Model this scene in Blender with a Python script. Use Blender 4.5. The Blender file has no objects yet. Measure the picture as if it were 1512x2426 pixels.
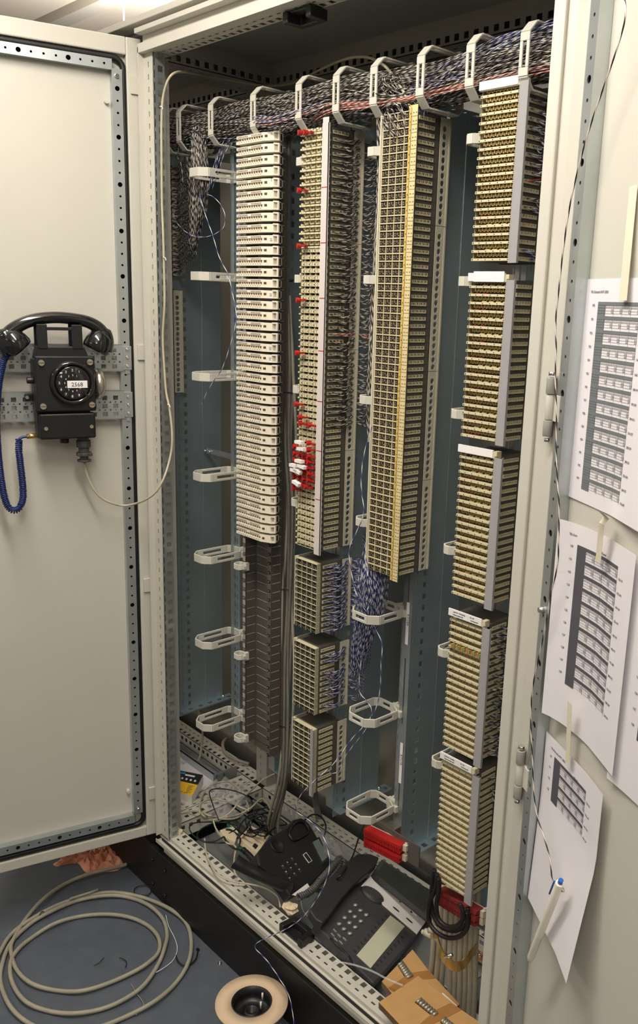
import bpy, math, random
from mathutils import Vector as V, Matrix
random.seed(7)
PI = math.pi
scn = bpy.context.scene
col = scn.collection
# ------------------------------------------------------------------ camera
CR = [V((0.6927206, 0.7203207, 0.0357239)), V((0.1905539, -0.1350296, -0.9723457)), V((-0.6955770, 0.6803713, -0.2307977))]     # right, down, forward
CC = V((1.8679740, -1.0966972, 1.4111963))
CF, CX, CY = 2078.936, 884.954, 1207.892
cam_d = bpy.data.cameras.new('camera'); cam = bpy.data.objects.new('camera', cam_d); col.objects.link(cam)
cam_d.sensor_fit = 'VERTICAL'; cam_d.sensor_height = 36.0; cam_d.sensor_width = 36.0
cam_d.lens = CF/2426*36.0
cam_d.shift_x = -(CX-756)/2426; cam_d.shift_y = (CY-1213)/2426
cam_d.clip_start = 0.02
m = Matrix.Identity(4)
for i in range(3):
    m[i][0] = CR[0][i]; m[i][1] = -CR[1][i]; m[i][2] = -CR[2][i]; m[i][3] = CC[i]
cam.matrix_world = m
scn.camera = cam
# ------------------------------------------------------------------ world, exposure, lamps
scn.view_settings.view_transform = 'Standard'; scn.view_settings.look = 'None'
scn.view_settings.gamma = 1.0; scn.view_settings.exposure = -0.15; scn.view_settings.use_curve_mapping = False
w = bpy.data.worlds.new('world'); scn.world = w; w.use_nodes = True
w.node_tree.nodes['Background'].inputs[0].default_value = (0.9, 0.86, 0.78, 1); w.node_tree.nodes['Background'].inputs[1].default_value = 0.25
def area(name, loc, sx, sy, power, color, rot=(0, 0, 0)):
    l = bpy.data.lights.new(name, 'AREA'); l.shape = 'RECTANGLE'; l.size = sx; l.size_y = sy; l.energy = power; l.color = color
    o = bpy.data.objects.new(name, l); col.objects.link(o); o.location = loc; o.rotation_euler = rot
    return o
WARM = (1.0, 0.94, 0.86)
LAMPS = [(0.78, -0.60, 1.30, 0.16, 26), (-1.4, -2.3, 1.25, 0.16, 14), (2.60, -1.90, 1.30, 0.16, 26), (0.4, -3.1, 1.25, 0.16, 6), (-1.9, 1.2, 1.25, 0.16, 60)]  # last lamp is added out of view, to brighten the ceiling
CEIL = 2.90; LZ = 2.34
for (lx, ly, sx, sy, pw) in LAMPS:
    area('tube_light', (lx, ly, LZ-0.095), sx, sy, pw, WARM)
    area('tube_uplight', (lx, ly, LZ+0.005), sx, sy, pw*0.7, WARM, (PI, 0, 0))

# ------------------------------------------------------------------ pixel helpers: a ray of the photograph met with a real plane of the place
def ray(u, v):
    a, b = (u-CX)/CF, (v-CY)/CF
    return CR[0]*a + CR[1]*b + CR[2]
def pl(u, v, p, n):
    d = ray(u, v); n = V(n); return CC + d*(n.dot(V(p)-CC)/n.dot(d))
def ax(u, v, x): return pl(u, v, (x, 0, 0), (1, 0, 0))
def ay(u, v, y): return pl(u, v, (0, y, 0), (0, 1, 0))
def az(u, v, z): return pl(u, v, (0, 0, z), (0, 0, 1))
# ------------------------------------------------------------------ materials
MATS = {}
def mat(name, c, rough=0.5, metal=0.0, var=0.06, scale=30.0, bump=0.0, emit=None, alpha=1.0, trans=0.0, coat=0.0, c2=None, spec=0.5):
    if name in MATS: return MATS[name]
    M = bpy.data.materials.new(name); M.use_nodes = True; nt = M.node_tree; b = nt.nodes['Principled BSDF']
    b.inputs['Roughness'].default_value = rough; b.inputs['Metallic'].default_value = metal
    b.inputs['Alpha'].default_value = alpha; b.inputs['Transmission Weight'].default_value = trans
    b.inputs['Coat Weight'].default_value = coat; b.inputs['Specular IOR Level'].default_value = spec
    tc = nt.nodes.new('ShaderNodeTexCoord'); nz = nt.nodes.new('ShaderNodeTexNoise'); nz.inputs['Scale'].default_value = scale; nz.inputs['Detail'].default_value = 5
    nt.links.new(tc.outputs['Object'], nz.inputs['Vector'])
    rp = nt.nodes.new('ShaderNodeValToRGB'); cc = c2 or c
    rp.color_ramp.elements[0].position = 0.3; rp.color_ramp.elements[1].position = 0.7
    rp.color_ramp.elements[0].color = [max(0, x*(1-var)) for x in c]+[1]; rp.color_ramp.elements[1].color = [min(1, x*(1+var)) for x in cc]+[1]
    nt.links.new(nz.outputs['Fac'], rp.inputs['Fac']); nt.links.new(rp.outputs['Color'], b.inputs['Base Color'])
    if bump:
        bp = nt.nodes.new('ShaderNodeBump'); bp.inputs['Strength'].default_value = bump; bp.inputs['Distance'].default_value = 0.002
        nt.links.new(nz.outputs['Fac'], bp.inputs['Height']); nt.links.new(bp.outputs['Normal'], b.inputs['Normal'])
    if emit:
        b.inputs['Emission Color'].default_value = list(c)+[1]; b.inputs['Emission Strength'].default_value = emit
    MATS[name] = M; return M
def twist_mat(name, ca, cb, per=0.018):
    M = bpy.data.materials.new(name); M.use_nodes = True; nt = M.node_tree; b = nt.nodes['Principled BSDF']; b.inputs['Roughness'].default_value = 0.45
    uv = nt.nodes.new('ShaderNodeUVMap'); uv.uv_map = 'uv'; sp = nt.nodes.new('ShaderNodeSeparateXYZ'); nt.links.new(uv.outputs[0], sp.inputs[0])
    mu = nt.nodes.new('ShaderNodeMath'); mu.operation = 'MULTIPLY'; mu.inputs[1].default_value = 1/per; nt.links.new(sp.outputs[0], mu.inputs[0])
    ad = nt.nodes.new('ShaderNodeMath'); ad.operation = 'ADD'; nt.links.new(mu.outputs[0], ad.inputs[0]); nt.links.new(sp.outputs[1], ad.inputs[1])
    fr = nt.nodes.new('ShaderNodeMath'); fr.operation = 'FRACT'; nt.links.new(ad.outputs[0], fr.inputs[0])
    gt = nt.nodes.new('ShaderNodeMath'); gt.operation = 'GREATER_THAN'; gt.inputs[1].default_value = 0.5; nt.links.new(fr.outputs[0], gt.inputs[0])
    mx = nt.nodes.new('ShaderNodeMixRGB'); mx.inputs[1].default_value = list(ca)+[1]; mx.inputs[2].default_value = list(cb)+[1]
    nt.links.new(gt.outputs[0], mx.inputs[0]); nt.links.new(mx.outputs[0], b.inputs['Base Color']); MATS[name] = M; return M
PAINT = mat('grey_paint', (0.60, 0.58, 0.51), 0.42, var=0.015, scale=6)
PAINTI = mat('grey_paint_shaded', (0.40, 0.39, 0.34), 0.5, var=0.03, scale=8)  # darker copy of the grey paint, inner shade put into the colour
ZINC = mat('zinc', (0.50, 0.54, 0.54), 0.36, 0.8, var=0.10, scale=14)
TEAL = mat('blue_zinc', (0.47, 0.58, 0.64), 0.42, 0.82, var=0.08, scale=9)
def grain(M, an, rot):      # rolled sheet: the sheen is stretched across the vertical grain
    nt = M.node_tree; b = nt.nodes['Principled BSDF']; b.inputs['Anisotropic'].default_value = an; b.inputs['Anisotropic Rotation'].default_value = rot
    tg = nt.nodes.new('ShaderNodeTangent'); tg.direction_type = 'RADIAL'; tg.axis = 'Z'; nt.links.new(tg.outputs[0], b.inputs['Tangent'])
CHROME = mat('bright_steel', (0.8, 0.8, 0.78), 0.18, 1.0, var=0.03)
BLACK = mat('black_plastic', (0.012, 0.012, 0.013), 0.38, var=0.1)
BLACKG = mat('black_gloss', (0.010, 0.010, 0.011), 0.12, var=0.05, coat=0.6)
BLACKM = mat('black_metal', (0.009, 0.009, 0.009), 0.42, var=0.12, scale=60, bump=0.2)
RUBBER = mat('black_rubber', (0.008, 0.008, 0.009), 0.5, var=0.1)
PLINTH = mat('plinth_black', (0.010, 0.0095, 0.009), 0.5, var=0.2, scale=5)
DARK = mat('dark_hole', (0.012, 0.010, 0.008), 0.8, var=0.1)
HOLEB = mat('brown_hole', (0.10, 0.045, 0.025), 0.7, var=0.3)
BEIGE = mat('beige_plastic', (0.62, 0.56, 0.36), 0.5, var=0.05)
BEIGED = mat('beige_plastic_dark', (0.27, 0.215, 0.115), 0.5, var=0.2, scale=200)
GOLD = mat('brass_contact', (0.50, 0.37, 0.14), 0.32, 0.6, var=0.2, scale=300)
TAUPE = mat('taupe_plastic', (0.095, 0.088, 0.073), 0.6, var=0.06)
GUIDE = mat('beige_guide', (0.60, 0.56, 0.43), 0.5, var=0.03)
CREAM = mat('cream_plastic', (0.80, 0.74, 0.60), 0.42, var=0.03)
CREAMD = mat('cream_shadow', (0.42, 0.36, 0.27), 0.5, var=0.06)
RINGM = mat('ring_grey_plastic', (0.60, 0.58, 0.50), 0.42, var=0.02)
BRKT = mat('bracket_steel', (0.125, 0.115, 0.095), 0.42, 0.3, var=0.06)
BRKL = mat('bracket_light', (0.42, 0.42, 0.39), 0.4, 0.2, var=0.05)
WHITE = mat('white_label', (0.86, 0.84, 0.82), 0.5, var=0.01)
PAPER = mat('white_paper', (0.80, 0.77, 0.80), 0.7, var=0.01)
INK = mat('print_ink', (0.12, 0.115, 0.125), 0.7, var=0.05)
KNUCK = mat('hinge_grey', (0.33, 0.32, 0.28), 0.45)
DRED = mat('dark_red_insert', (0.20, 0.02, 0.015), 0.5)
INKL = mat('print_grey', (0.42, 0.40, 0.41), 0.7, var=0.05)
INKD = mat('print_dark', (0.085, 0.085, 0.10), 0.7, var=0.05)
REARM = mat('rear_sheet_zinc', (0.55, 0.53, 0.49), 0.22, 0.9, var=0.08, scale=5)
CORDG = mat('ribbed_cord_grey', (0.085, 0.082, 0.076), 0.45, var=0.05)
TAPE = mat('masking_tape', (0.76, 0.70, 0.54), 0.6, var=0.03)
STRIPW = mat('white_marking_strip', (0.66, 0.60, 0.57), 0.45, var=0.01)
YELLOW = mat('yellowed_strip', (0.56, 0.40, 0.10), 0.35, var=0.12, scale=40)
YELLOWP = mat('yellowed_label', (0.66, 0.56, 0.30), 0.45, var=0.06, scale=40)
CLEAR = mat('clear_strip', (0.50, 0.49, 0.50), 0.25, var=0.02, alpha=0.6)
FILM = mat('clear_film', (0.75, 0.75, 0.78), 0.12, var=0.02, alpha=0.28)
RED = mat('red_plastic', (0.40, 0.012, 0.010), 0.4, var=0.06)
REDW = mat('red_wire', (0.62, 0.10, 0.05), 0.5, var=0.1)
NAVY = mat('navy_cord', (0.012, 0.025, 0.13), 0.4, var=0.1)
BLUE = mat('blue_plastic', (0.02, 0.12, 0.50), 0.35, var=0.05)
CABLEB = mat('beige_cable', (0.52, 0.47, 0.33), 0.5, var=0.06)
CABLEG = mat('grey_cable', (0.34, 0.32, 0.25), 0.5, var=0.08)
CABLED = mat('dark_grey_cable', (0.18, 0.17, 0.145), 0.55, var=0.10)
FLOOR = mat('blue_grey_floor', (0.088, 0.104, 0.128), 0.55, var=0.10, scale=25, bump=0.05)
WALL = mat('white_wall', (0.45, 0.42, 0.37), 0.8, var=0.02, scale=3)
CEILM = mat('ceiling_paint', (0.86, 0.78, 0.68), 0.8, var=0.015, scale=2)
BEAM = mat('ceiling_beam_paint', (0.50, 0.47, 0.42), 0.7, var=0.02)
CARD = mat('brown_cardboard', (0.50, 0.29, 0.11), 0.8, var=0.05, scale=40)
CARDD = mat('parcel_tape', (0.36, 0.17, 0.05), 0.4, var=0.05)
CARDE = mat('cardboard_edge', (0.16, 0.10, 0.05), 0.9, var=0.3, scale=300)
DRUMM = mat('drum_board', (0.66, 0.50, 0.34), 0.8, var=0.04)
ORANGE = mat('orange_cloth', (0.62, 0.20, 0.10), 0.9, var=0.25, scale=20, c2=(0.70, 0.36, 0.24))
PHONEG = mat('grey_phone', (0.052, 0.052, 0.055), 0.42, var=0.04)
PHONED = mat('dark_grey_phone', (0.030, 0.030, 0.032), 0.42, var=0.04)
LCD = mat('dark_green_display', (0.018, 0.024, 0.014), 0.25, var=0.05)
LCDG = mat('pale_green_display', (0.20, 0.26, 0.24), 0.3, var=0.05)
SILV = mat('silver_plastic', (0.88, 0.86, 0.82), 0.35, 0.0, var=0.02)
BTN = mat('button_silver', (0.50, 0.48, 0.45), 0.25, 0.5, var=0.05)
LBLG = mat('greenish_label', (0.60, 0.60, 0.45), 0.5, var=0.02)
YBOX = mat('yellow_carton', (0.85, 0.50, 0.02), 0.5, var=0.02)
SOCK = mat('cream_socket', (0.74, 0.64, 0.44), 0.45, var=0.03)
BRASS = mat('brass', (0.62, 0.42, 0.16), 0.25, 0.9, var=0.1)
COPPER = mat('copper_bar', (0.45, 0.20, 0.10), 0.4, 0.8, var=0.15)
GREENW = mat('green_plastic', (0.02, 0.22, 0.08), 0.4, var=0.05)
PLASTER = mat('crumbly_filler', (0.72, 0.60, 0.42), 0.9, var=0.12, scale=150, bump=1.0)
LAMPM = mat('lamp_tube', (1.0, 0.92, 0.78), 0.4, emit=6.0)
TW_BW = twist_mat('pair_black_white', (0.03, 0.026, 0.024), (0.56, 0.51, 0.44))
TW_BLW = twist_mat('pair_blue_white', (0.03, 0.045, 0.20), (0.64, 0.62, 0.64))
TW_BLG = twist_mat('pair_blue_grey', (0.02, 0.03, 0.14), (0.42, 0.43, 0.52))
TW_RW = twist_mat('pair_red_white', (0.42, 0.05, 0.03), (0.66, 0.56, 0.48))
TW_BG = twist_mat('pair_black_grey', (0.015, 0.014, 0.014), (0.34, 0.32, 0.30))
TW_STR = twist_mat('string_black_white', (0.02, 0.017, 0.016), (0.66, 0.60, 0.52), 0.036)
TW_LP = twist_mat('loose_blue_white', (0.05, 0.08, 0.30), (0.72, 0.72, 0.76), 0.034)
TW = [TW_BW, TW_BLW, TW_RW, TW_BG, TW_BLG]
SQRT = math.sqrt
# ------------------------------------------------------------------ mesh builder
class MB:
    def __init__(s): s.v = []; s.f = []; s.m = []; s.uv = None; s.sm = []
    def obox(s, O, A, B, N, a0, a1, b0, b1, n0, n1, m=0):
        i = len(s.v)
        for n in (n0, n1):
            for (a, b) in ((a0, b0), (a1, b0), (a1, b1), (a0, b1)):
                s.v.append(O + A*a + B*b + N*n)
        for q in ((3, 2, 1, 0), (4, 5, 6, 7), (0, 1, 5, 4), (1, 2, 6, 5), (2, 3, 7, 6), (3, 0, 4, 7)):
            s.f.append([i+k for k in q]); s.m.append(m); s.sm.append(False)
        return s
    def box(s, x0, x1, y0, y1, z0, z1, m=0):
        return s.obox(V((0, 0, 0)), V((1, 0, 0)), V((0, 1, 0)), V((0, 0, 1)), x0, x1, y0, y1, z0, z1, m)
    def prism(s, poly, O, A, B, N, n0, n1, m=0, smooth=False):
        i = len(s.v); k = len(poly)
        for n in (n0, n1):
            for (a, b) in poly: s.v.append(O + A*a + B*b + N*n)
        s.f.append([i+j for j in range(k)][::-1]); s.m.append(m); s.sm.append(False)
        s.f.append([i+k+j for j in range(k)]); s.m.append(m); s.sm.append(False)
        for j in range(k):
            s.f.append([i+j, i+(j+1) % k, i+k+(j+1) % k, i+k+j]); s.m.append(m); s.sm.append(smooth)
        return s
    def tube(s, path, r, n=6, m=0, closed=False, cap=True, uv=False, radii=None, phase=0.0, flat=1.0):
        P = [V(p) for p in path]; L = len(P); i0 = len(s.v); up = None; dist = 0; start = len(s.f)
        if uv and s.uv is None: s.uv = {}
        rings = []
        for k in range(L):
            t = (P[(k+1) % L]-P[k-1]) if closed else (P[min(k+1, L-1)]-P[max(k-1, 0)])
            if t.length < 1e-9: t = V((0, 0, 1))
            t.normalize()
            if up is None:
                up = V((0, 0, 1)) if abs(t.z) < 0.9 else V((1, 0, 0))
            a = (up - t*up.dot(t));
            if a.length < 1e-6: a = t.orthogonal()
            a.normalize(); up = a; b = t.cross(a); rr = radii[k] if radii else r
            for j in range(n):
                c = 2*PI*j/n; s.v.append(P[k] + a*(rr*math.cos(c)*flat) + b*(rr*math.sin(c)))
            if k: dist += (P[k]-P[k-1]).length
            rings.append(dist)
        E = L if closed else L-1
        for k in range(E):
            k2 = (k+1) % L
            for j in range(n):
                j2 = (j+1) % n
                s.f.append([i0+k*n+j, i0+k*n+j2, i0+k2*n+j2, i0+k2*n+j]); s.m.append(m); s.sm.append(True)
                if uv: s.uv[len(s.f)-1] = [(rings[k]+phase, j/n), (rings[k]+phase, (j+1)/n), (rings[k2]+phase, (j+1)/n), (rings[k2]+phase, j/n)]
        if cap and not closed:
            s.f.append([i0+j for j in range(n)][::-1]); s.m.append(m); s.sm.append(False)
            s.f.append([i0+(L-1)*n+j for j in range(n)]); s.m.append(m); s.sm.append(False)
        return s
    def cyl(s, p0, p1, r, n=16, m=0, r2=None):
        return s.tube([p0, p1], r, n, m, radii=[r, r if r2 is None else r2])
    def lathe(s, prof, O, A, B, N, n=24, m=0, m_of=None):
        i = len(s.v); k = len(prof)
        for j in range(n):
            c = 2*PI*j/n
            for (r, h) in prof: s.v.append(O + A*(r*math.cos(c)) + B*(r*math.sin(c)) + N*h)
        for j in range(n):
            j2 = (j+1) % n
            for q in range(k-1):
                s.f.append([i+j*k+q, i+j2*k+q, i+j2*k+q+1, i+j*k+q+1]); s.m.append(m_of[q] if m_of else m); s.sm.append(True)
        return s
    def ringcell(s, O, A, B, N, a0, a1, b0, b1, ca, cb, r, t, m=0, n=8):
        # flat rectangular cell with a round hole of radius r, thickness t along -N
        i = len(s.v); M = 4*(n//4)
        outer = []; inner = []
        for j in range(M):
            c = 2*PI*j/M + PI/M*0; dx, dy = math.cos(c), math.sin(c)
            k = 1e9
            if dx > 1e-9: k = min(k, (a1-ca)/dx)
            if dx < -1e-9: k = min(k, (a0-ca)/dx)
            if dy > 1e-9: k = min(k, (b1-cb)/dy)
            if dy < -1e-9: k = min(k, (b0-cb)/dy)
            outer.append((ca+dx*k, cb+dy*k)); inner.append((ca+dx*r, cb+dy*r))
        corners = [(a1, b1), (a0, b1), (a0, b0), (a1, b0)]
        for (pts) in (outer, inner):
            for (a, b) in pts: s.v.append(O+A*a+B*b)
        for (a, b) in inner: s.v.append(O+A*a+B*b-N*t)
        for (a, b) in corners: s.v.append(O+A*a+B*b)
        q = M//4
        for j in range(M):
            j2 = (j+1) % M
            mid = 2*PI*(j+0.5)/M
            # corner between outer j and j2 ?
            (xa, ya), (xb, yb) = outer[j], outer[j2]
            face = [i+j, i+j2, i+M+j2, i+M+j]
            if abs(xa-xb) > 1e-7 and abs(ya-yb) > 1e-7:
                cidx = int(mid//(PI/2)) % 4
                face = [i+j, i+3*M+cidx, i+j2, i+M+j2, i+M+j]
            s.f.append(face); s.m.append(m); s.sm.append(False)
            s.f.append([i+M+j, i+M+j2, i+2*M+j2, i+2*M+j]); s.m.append(m); s.sm.append(False)
        return s
    def plate(s, O, A, B, N, L, t, bands, m=0):
        # bands: (b0, b1, None) solid, or (b0, b1, kind, first, pitch, halfsize[, skip]) with holes
        for bd in bands:
            b0, b1, kind = bd[0], bd[1], bd[2]
            if kind is None:
                s.obox(O, A, B, N, 0, L, b0, b1, -t, 0, m); continue
            first, pitch, hs = bd[3], bd[4], bd[5]
            c = first; prev = 0.0
            while c+hs < L:
                if kind == 'sq':
                    s.obox(O, A, B, N, prev, c-hs, b0, b1, -t, 0, m); prev = c+hs
                else:
                    w2 = (b1-b0)/2; a0 = c-w2*0.999; a1 = c+w2*0.999
                    if a0 > prev: s.obox(O, A, B, N, prev, a0, b0, b1, -t, 0, m)
                    s.ringcell(O, A, B, N, max(a0, prev), a1, b0, b1, c, (b0+b1)/2, hs, t, m, 8 if hs < 0.004 else 16); prev = a1
                c += pitch
            if prev < L: s.obox(O, A, B, N, prev, L, b0, b1, -t, 0, m)
        return s
    def mesh(s, name, mats):
        me = bpy.data.meshes.new(name); me.from_pydata([tuple(p) for p in s.v], [], s.f)
        for M in (mats if isinstance(mats, (list, tuple)) else [mats]): me.materials.append(M)
        me.polygons.foreach_set('material_index', s.m); me.polygons.foreach_set('use_smooth', s.sm)
        if s.uv is not None:
            lay = me.uv_layers.new(name='uv')
            for fi, q in s.uv.items():
                p = me.polygons[fi]
                for j, li in enumerate(p.loop_indices): lay.data[li].uv = q[j]
        me.update(); return me
    def build(s, name, mats, parent=None, bevel=0.0, loc=None, seg=2):
        o = bpy.data.objects.new(name, s.mesh(name, mats)); col.objects.link(o)
        if parent is not None:
            o.parent = parent
            if loc is None: o.matrix_parent_inverse = wm(parent).inverted()
        if loc is not None: o.location = loc
        if bevel:
            b = o.modifiers.new('bevel', 'BEVEL'); b.width = bevel; b.segments = seg; b.limit_method = 'ANGLE'; b.angle_limit = 0.6; b.harden_normals = False
        return o
def wm(o):
    m_ = o.matrix_parent_inverse @ o.matrix_basis
    return wm(o.parent) @ m_ if o.parent else o.matrix_basis.copy()
def tag(o, label=None, cat=None, group=None, kind=None):
    if label: o['label'] = label
    if cat: o['category'] = cat
    if group: o['group'] = group
    if kind: o['kind'] = kind
    return o
def empty(name, loc=(0, 0, 0), label=None, cat=None, group=None, kind=None, basis=None):
    o = bpy.data.objects.new(name, None); col.objects.link(o); o.empty_display_size = 0.02
    if basis:
        A, B, N = basis; mm = Matrix.Identity(4)
        for i in range(3): mm[i][0] = A[i]; mm[i][1] = B[i]; mm[i][2] = N[i]; mm[i][3] = loc[i]
        o.matrix_world = mm
    else: o.location = loc
    return tag(o, label, cat, group, kind)
def inst(name, me, parent, loc=(0, 0, 0)):
    o = bpy.data.objects.new(name, me); col.objects.link(o); o.parent = parent; o.location = loc; return o
def copy_tree(o, parent=None):
    c = o.copy(); col.objects.link(c); c.parent = parent
    for ch in list(o.children): copy_tree(ch, c)
    return c
def smooth(pts, k=6, closed=False):
    P = [V(p) for p in pts]; n = len(P); out = []
    rng = range(n if closed else n-1)
    for i in rng:
        if closed: a, b, c, d = P[i-1], P[i], P[(i+1) % n], P[(i+2) % n]
        else: a, b, c, d = P[max(i-1, 0)], P[i], P[i+1], P[min(i+2, n-1)]
        for j in range(k):
            t = j/k; t2 = t*t; t3 = t2*t
            out.append(0.5*((2*b)+(c-a)*t+(2*a-5*b+4*c-d)*t2+(-a+3*b-3*c+d)*t3))
    if not closed: out.append(P[-1])
    return out
X3, Y3, Z3 = V((1, 0, 0)), V((0, 1, 0)), V((0, 0, 1)); O3 = V((0, 0, 0))
def text(name, body, size, O, A, B, N, m, parent=None, depth=0.0002, align='LEFT'):
    cu = bpy.data.curves.new(name, 'FONT'); cu.body = body; cu.size = size; cu.extrude = depth; cu.align_x = align; cu.resolution_u = 2
    t = bpy.data.objects.new(name, cu); col.objects.link(t)
    me = bpy.data.meshes.new_from_object(t); bpy.data.objects.remove(t)
    me.transform(Matrix(((A[0], B[0], N[0], O[0]), (A[1], B[1], N[1], O[1]), (A[2], B[2], N[2], O[2]), (0, 0, 0, 1))))
    me.materials.clear(); me.materials.append(m)
    o = bpy.data.objects.new(name, me); col.objects.link(o)
    if parent is not None:
        o.parent = parent; o.matrix_parent_inverse = wm(parent).inverted()
    return o
# ================================================================== THE SETTING
FZ = -0.21
def struct(o): o['kind'] = 'structure'; return o
struct(MB().box(-4.2, 4.2, -4.2, 3.2, FZ-0.05, FZ).build('floor', FLOOR))
struct(MB().box(-4.2, 4.2, -4.2, 3.2, CEIL, CEIL+0.05).build('ceiling', CEILM))
struct(MB().box(-4.2, 4.2, 3.2, 3.25, FZ, CEIL).build('wall_back', WALL))
struct(MB().box(-4.25, -4.2, -4.2, 3.2, FZ, CEIL).build('wall_left', WALL))
struct(MB().box(4.2, 4.25, -4.2, 3.2, FZ, CEIL).build('wall_right', WALL))
struct(MB().box(-4.2, 4.2, -4.25, -4.2, FZ, CEIL).build('wall_front', WALL))
struct(MB().box(-4.2, 4.2, 1.285, 1.385, CEIL-0.05, CEIL).build('trim_1', BEAM))
for (lx, ly, sx, sy, pw) in LAMPS:
    t = empty('ceiling_lamp', (lx, ly, LZ), 'white twin fluorescent ceiling lamp '+['above the cabinet front', 'above the left of the room', 'above the right of the room', 'above the front of the room', 'added unseen behind the cabinet on the left to brighten the ceiling'][LAMPS.index((lx, ly, sx, sy, pw))], 'lamp', 'ceiling lamps of the room')
    MB().box(lx-sx/2, lx+sx/2, ly-0.07, ly+0.07, LZ-0.035, LZ).box(lx-0.4, lx-0.395, ly-0.003, ly+0.003, LZ, CEIL).box(lx+0.395, lx+0.4, ly-0.003, ly+0.003, LZ, CEIL).build('lamp_body', WHITE, t)
    for dy in (-0.045, 0.045):
        MB().cyl((lx-sx/2+0.03, ly+dy, LZ-0.055), (lx+sx/2-0.03, ly+dy, LZ-0.055), 0.010, 10).build('lamp_tube', LAMPM, t)

# ================================================================== CABINET
cab = empty('switch_cabinet', (0.55, 0.15, FZ), 'tall grey steel distribution cabinet standing open with a perforated inner frame', 'cabinet')
ZT = 1.92                     # underside of the top rails
XL, XR = 0.0, 1.132           # posts
YB = 0.336
def part(b, name, m, bev=0.0, par=None): return b.build(name, m, par or cab, bevel=bev)
# front post on the left: front face with slots, then a recessed zinc perforated flange
def front_post(x0, flip):
    s = -1 if flip else 1
    b = MB(); O = V((x0, -0.02, 0.0)); A = Z3; B = V((s, 0, 0)); N = V((0, -1, 0))
    b.plate(O, A, B, N, 1.92, 0.0015, [(-0.006, 0.0128, None), (0.0128, 0.0168, 'sq', 0.0075+0.0125, 0.025, 0.0055), (0.0168, 0.0315, None)])
    b.box(*(sorted((x0-s*0.0065, x0-s*0.0035))), -0.034, 0.02, 0, 1.93)      # outer rim
    return b
p = part(front_post(0.001, False), 'post', PAINT)
b = MB(); b.plate(V((0.0320, -0.0175, 0)), Z3, X3, V((0, -1, 0)), 1.92, 0.0015, [(0.0, 0.0036, 'sq', 0.012, 0.025, 0.004)]); part(b, 'post_flange', ZINC)
b = MB(); b.plate(V((0.0356, -0.0175, 0)), Z3, Y3, X3, 1.92, 0.0015, [(0.0, 0.009, None), (0.009, 0.0215, 'sq', 0.012, 0.025, 0.0062), (0.0215, 0.026, None)])
part(b, 'post_flange', ZINC)
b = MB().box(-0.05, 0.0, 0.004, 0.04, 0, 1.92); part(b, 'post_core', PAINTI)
# left bay post behind the open door, and the right-hand post
b = MB().box(1.0865, 1.1065, -0.028, 0.03, -0.05, 1.96).box(1.1065, 1.113, -0.0225, 0.03, -0.05, 1.96).box(1.113, 1.129, -0.028, 0.03, -0.05, 1.96)
b.box(1.129, 1.150, -0.012, 0.03, -0.05, 1.96); part(b, 'post', PAINT, 0.0025)
b = MB(); b.plate(V((1.0865, 0.03, 0)), Z3, Y3, V((-1, 0, 0)), 1.92, 0.0015, [(0, 0.004, None), (0.004, 0.0165, 'sq', 0.012, 0.025, 0.0062), (0.0165, 0.024, None)]); part(b, 'post_flange', ZINC)
# rear posts
for x in (-0.055, 1.09):
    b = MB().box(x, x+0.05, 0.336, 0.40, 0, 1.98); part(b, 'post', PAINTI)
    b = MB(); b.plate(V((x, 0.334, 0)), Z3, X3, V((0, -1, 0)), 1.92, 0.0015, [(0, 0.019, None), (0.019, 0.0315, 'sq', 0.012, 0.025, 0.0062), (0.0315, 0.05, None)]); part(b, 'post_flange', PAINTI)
b = MB().box(-0.72, -0.67, -0.03, 0.40, -0.05, 1.98); part(b, 'post', PAINT)
# bottom rails: top face with slots and squares, folded lip at the front
def bottom_rail(x0, x1, y, s):
    b = MB(); L = x1-x0
    b.plate(V((x0, y, 0)), X3, V((0, s, 0)), Z3, L, 0.0015, [(-0.012, -0.0022, None), (-0.0022, 0.0022, 'sq', FO(x0), 0.025, 0.0055), (0.0022, 0.0138, None), (0.0138, 0.0265, 'sq', FO(x0), 0.025, 0.0062), (0.0265, 0.031, None)], 0)
    b.plate(V((x0, y+s*0.031, 0)), X3, V((0, 0, -1)), V((0, s, 0)), L, 0.0015, [(0, 0.010, None), (0.010, 0.0225, 'sq', FO(x0), 0.025, 0.0062), (0.0225, 0.045, None)], 0)
    ya, yb = sorted((y-s*0.012, y-s*0.0135))
    b.box(x0, x1, ya, yb, -0.030, 0.0)
    return b
def FO(x0):
    k = math.ceil((x0+0.012)/0.025); return k*0.025-x0
b = bottom_rail(0.02, 1.09, 0.0, 1); b.box(-0.004, 0.02, -0.012, 0.031, -0.0015, 0)
b.box(-0.012, 1.15, -0.030, -0.0135, -0.0215, -0.0195).box(-0.012, 1.15, -0.0315, -0.030, -0.0245, -0.014).box(-0.012, 1.15, -0.0185, -0.0135, -0.012, -0.010)
part(b, 'rail', PAINT)
b = MB().box(0.0, 1.12, -0.0205, -0.0137, -0.0190, -0.0122); part(b, 'seal', RUBBER)
b = MB().box(-0.004, 1.15, -0.0125, -0.0105, -0.06, -0.030); part(b, 'rail', PAINT)
part(bottom_rail(-0.68, -0.06, 0.0, 1), 'rail', PAINT)
part(bottom_rail(-0.68, -0.06, 0.354, -1), 'rail', PAINT)
part(bottom_rail(-0.01, 1.09, 0.354, -1), 'rail', PAINT)
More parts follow.
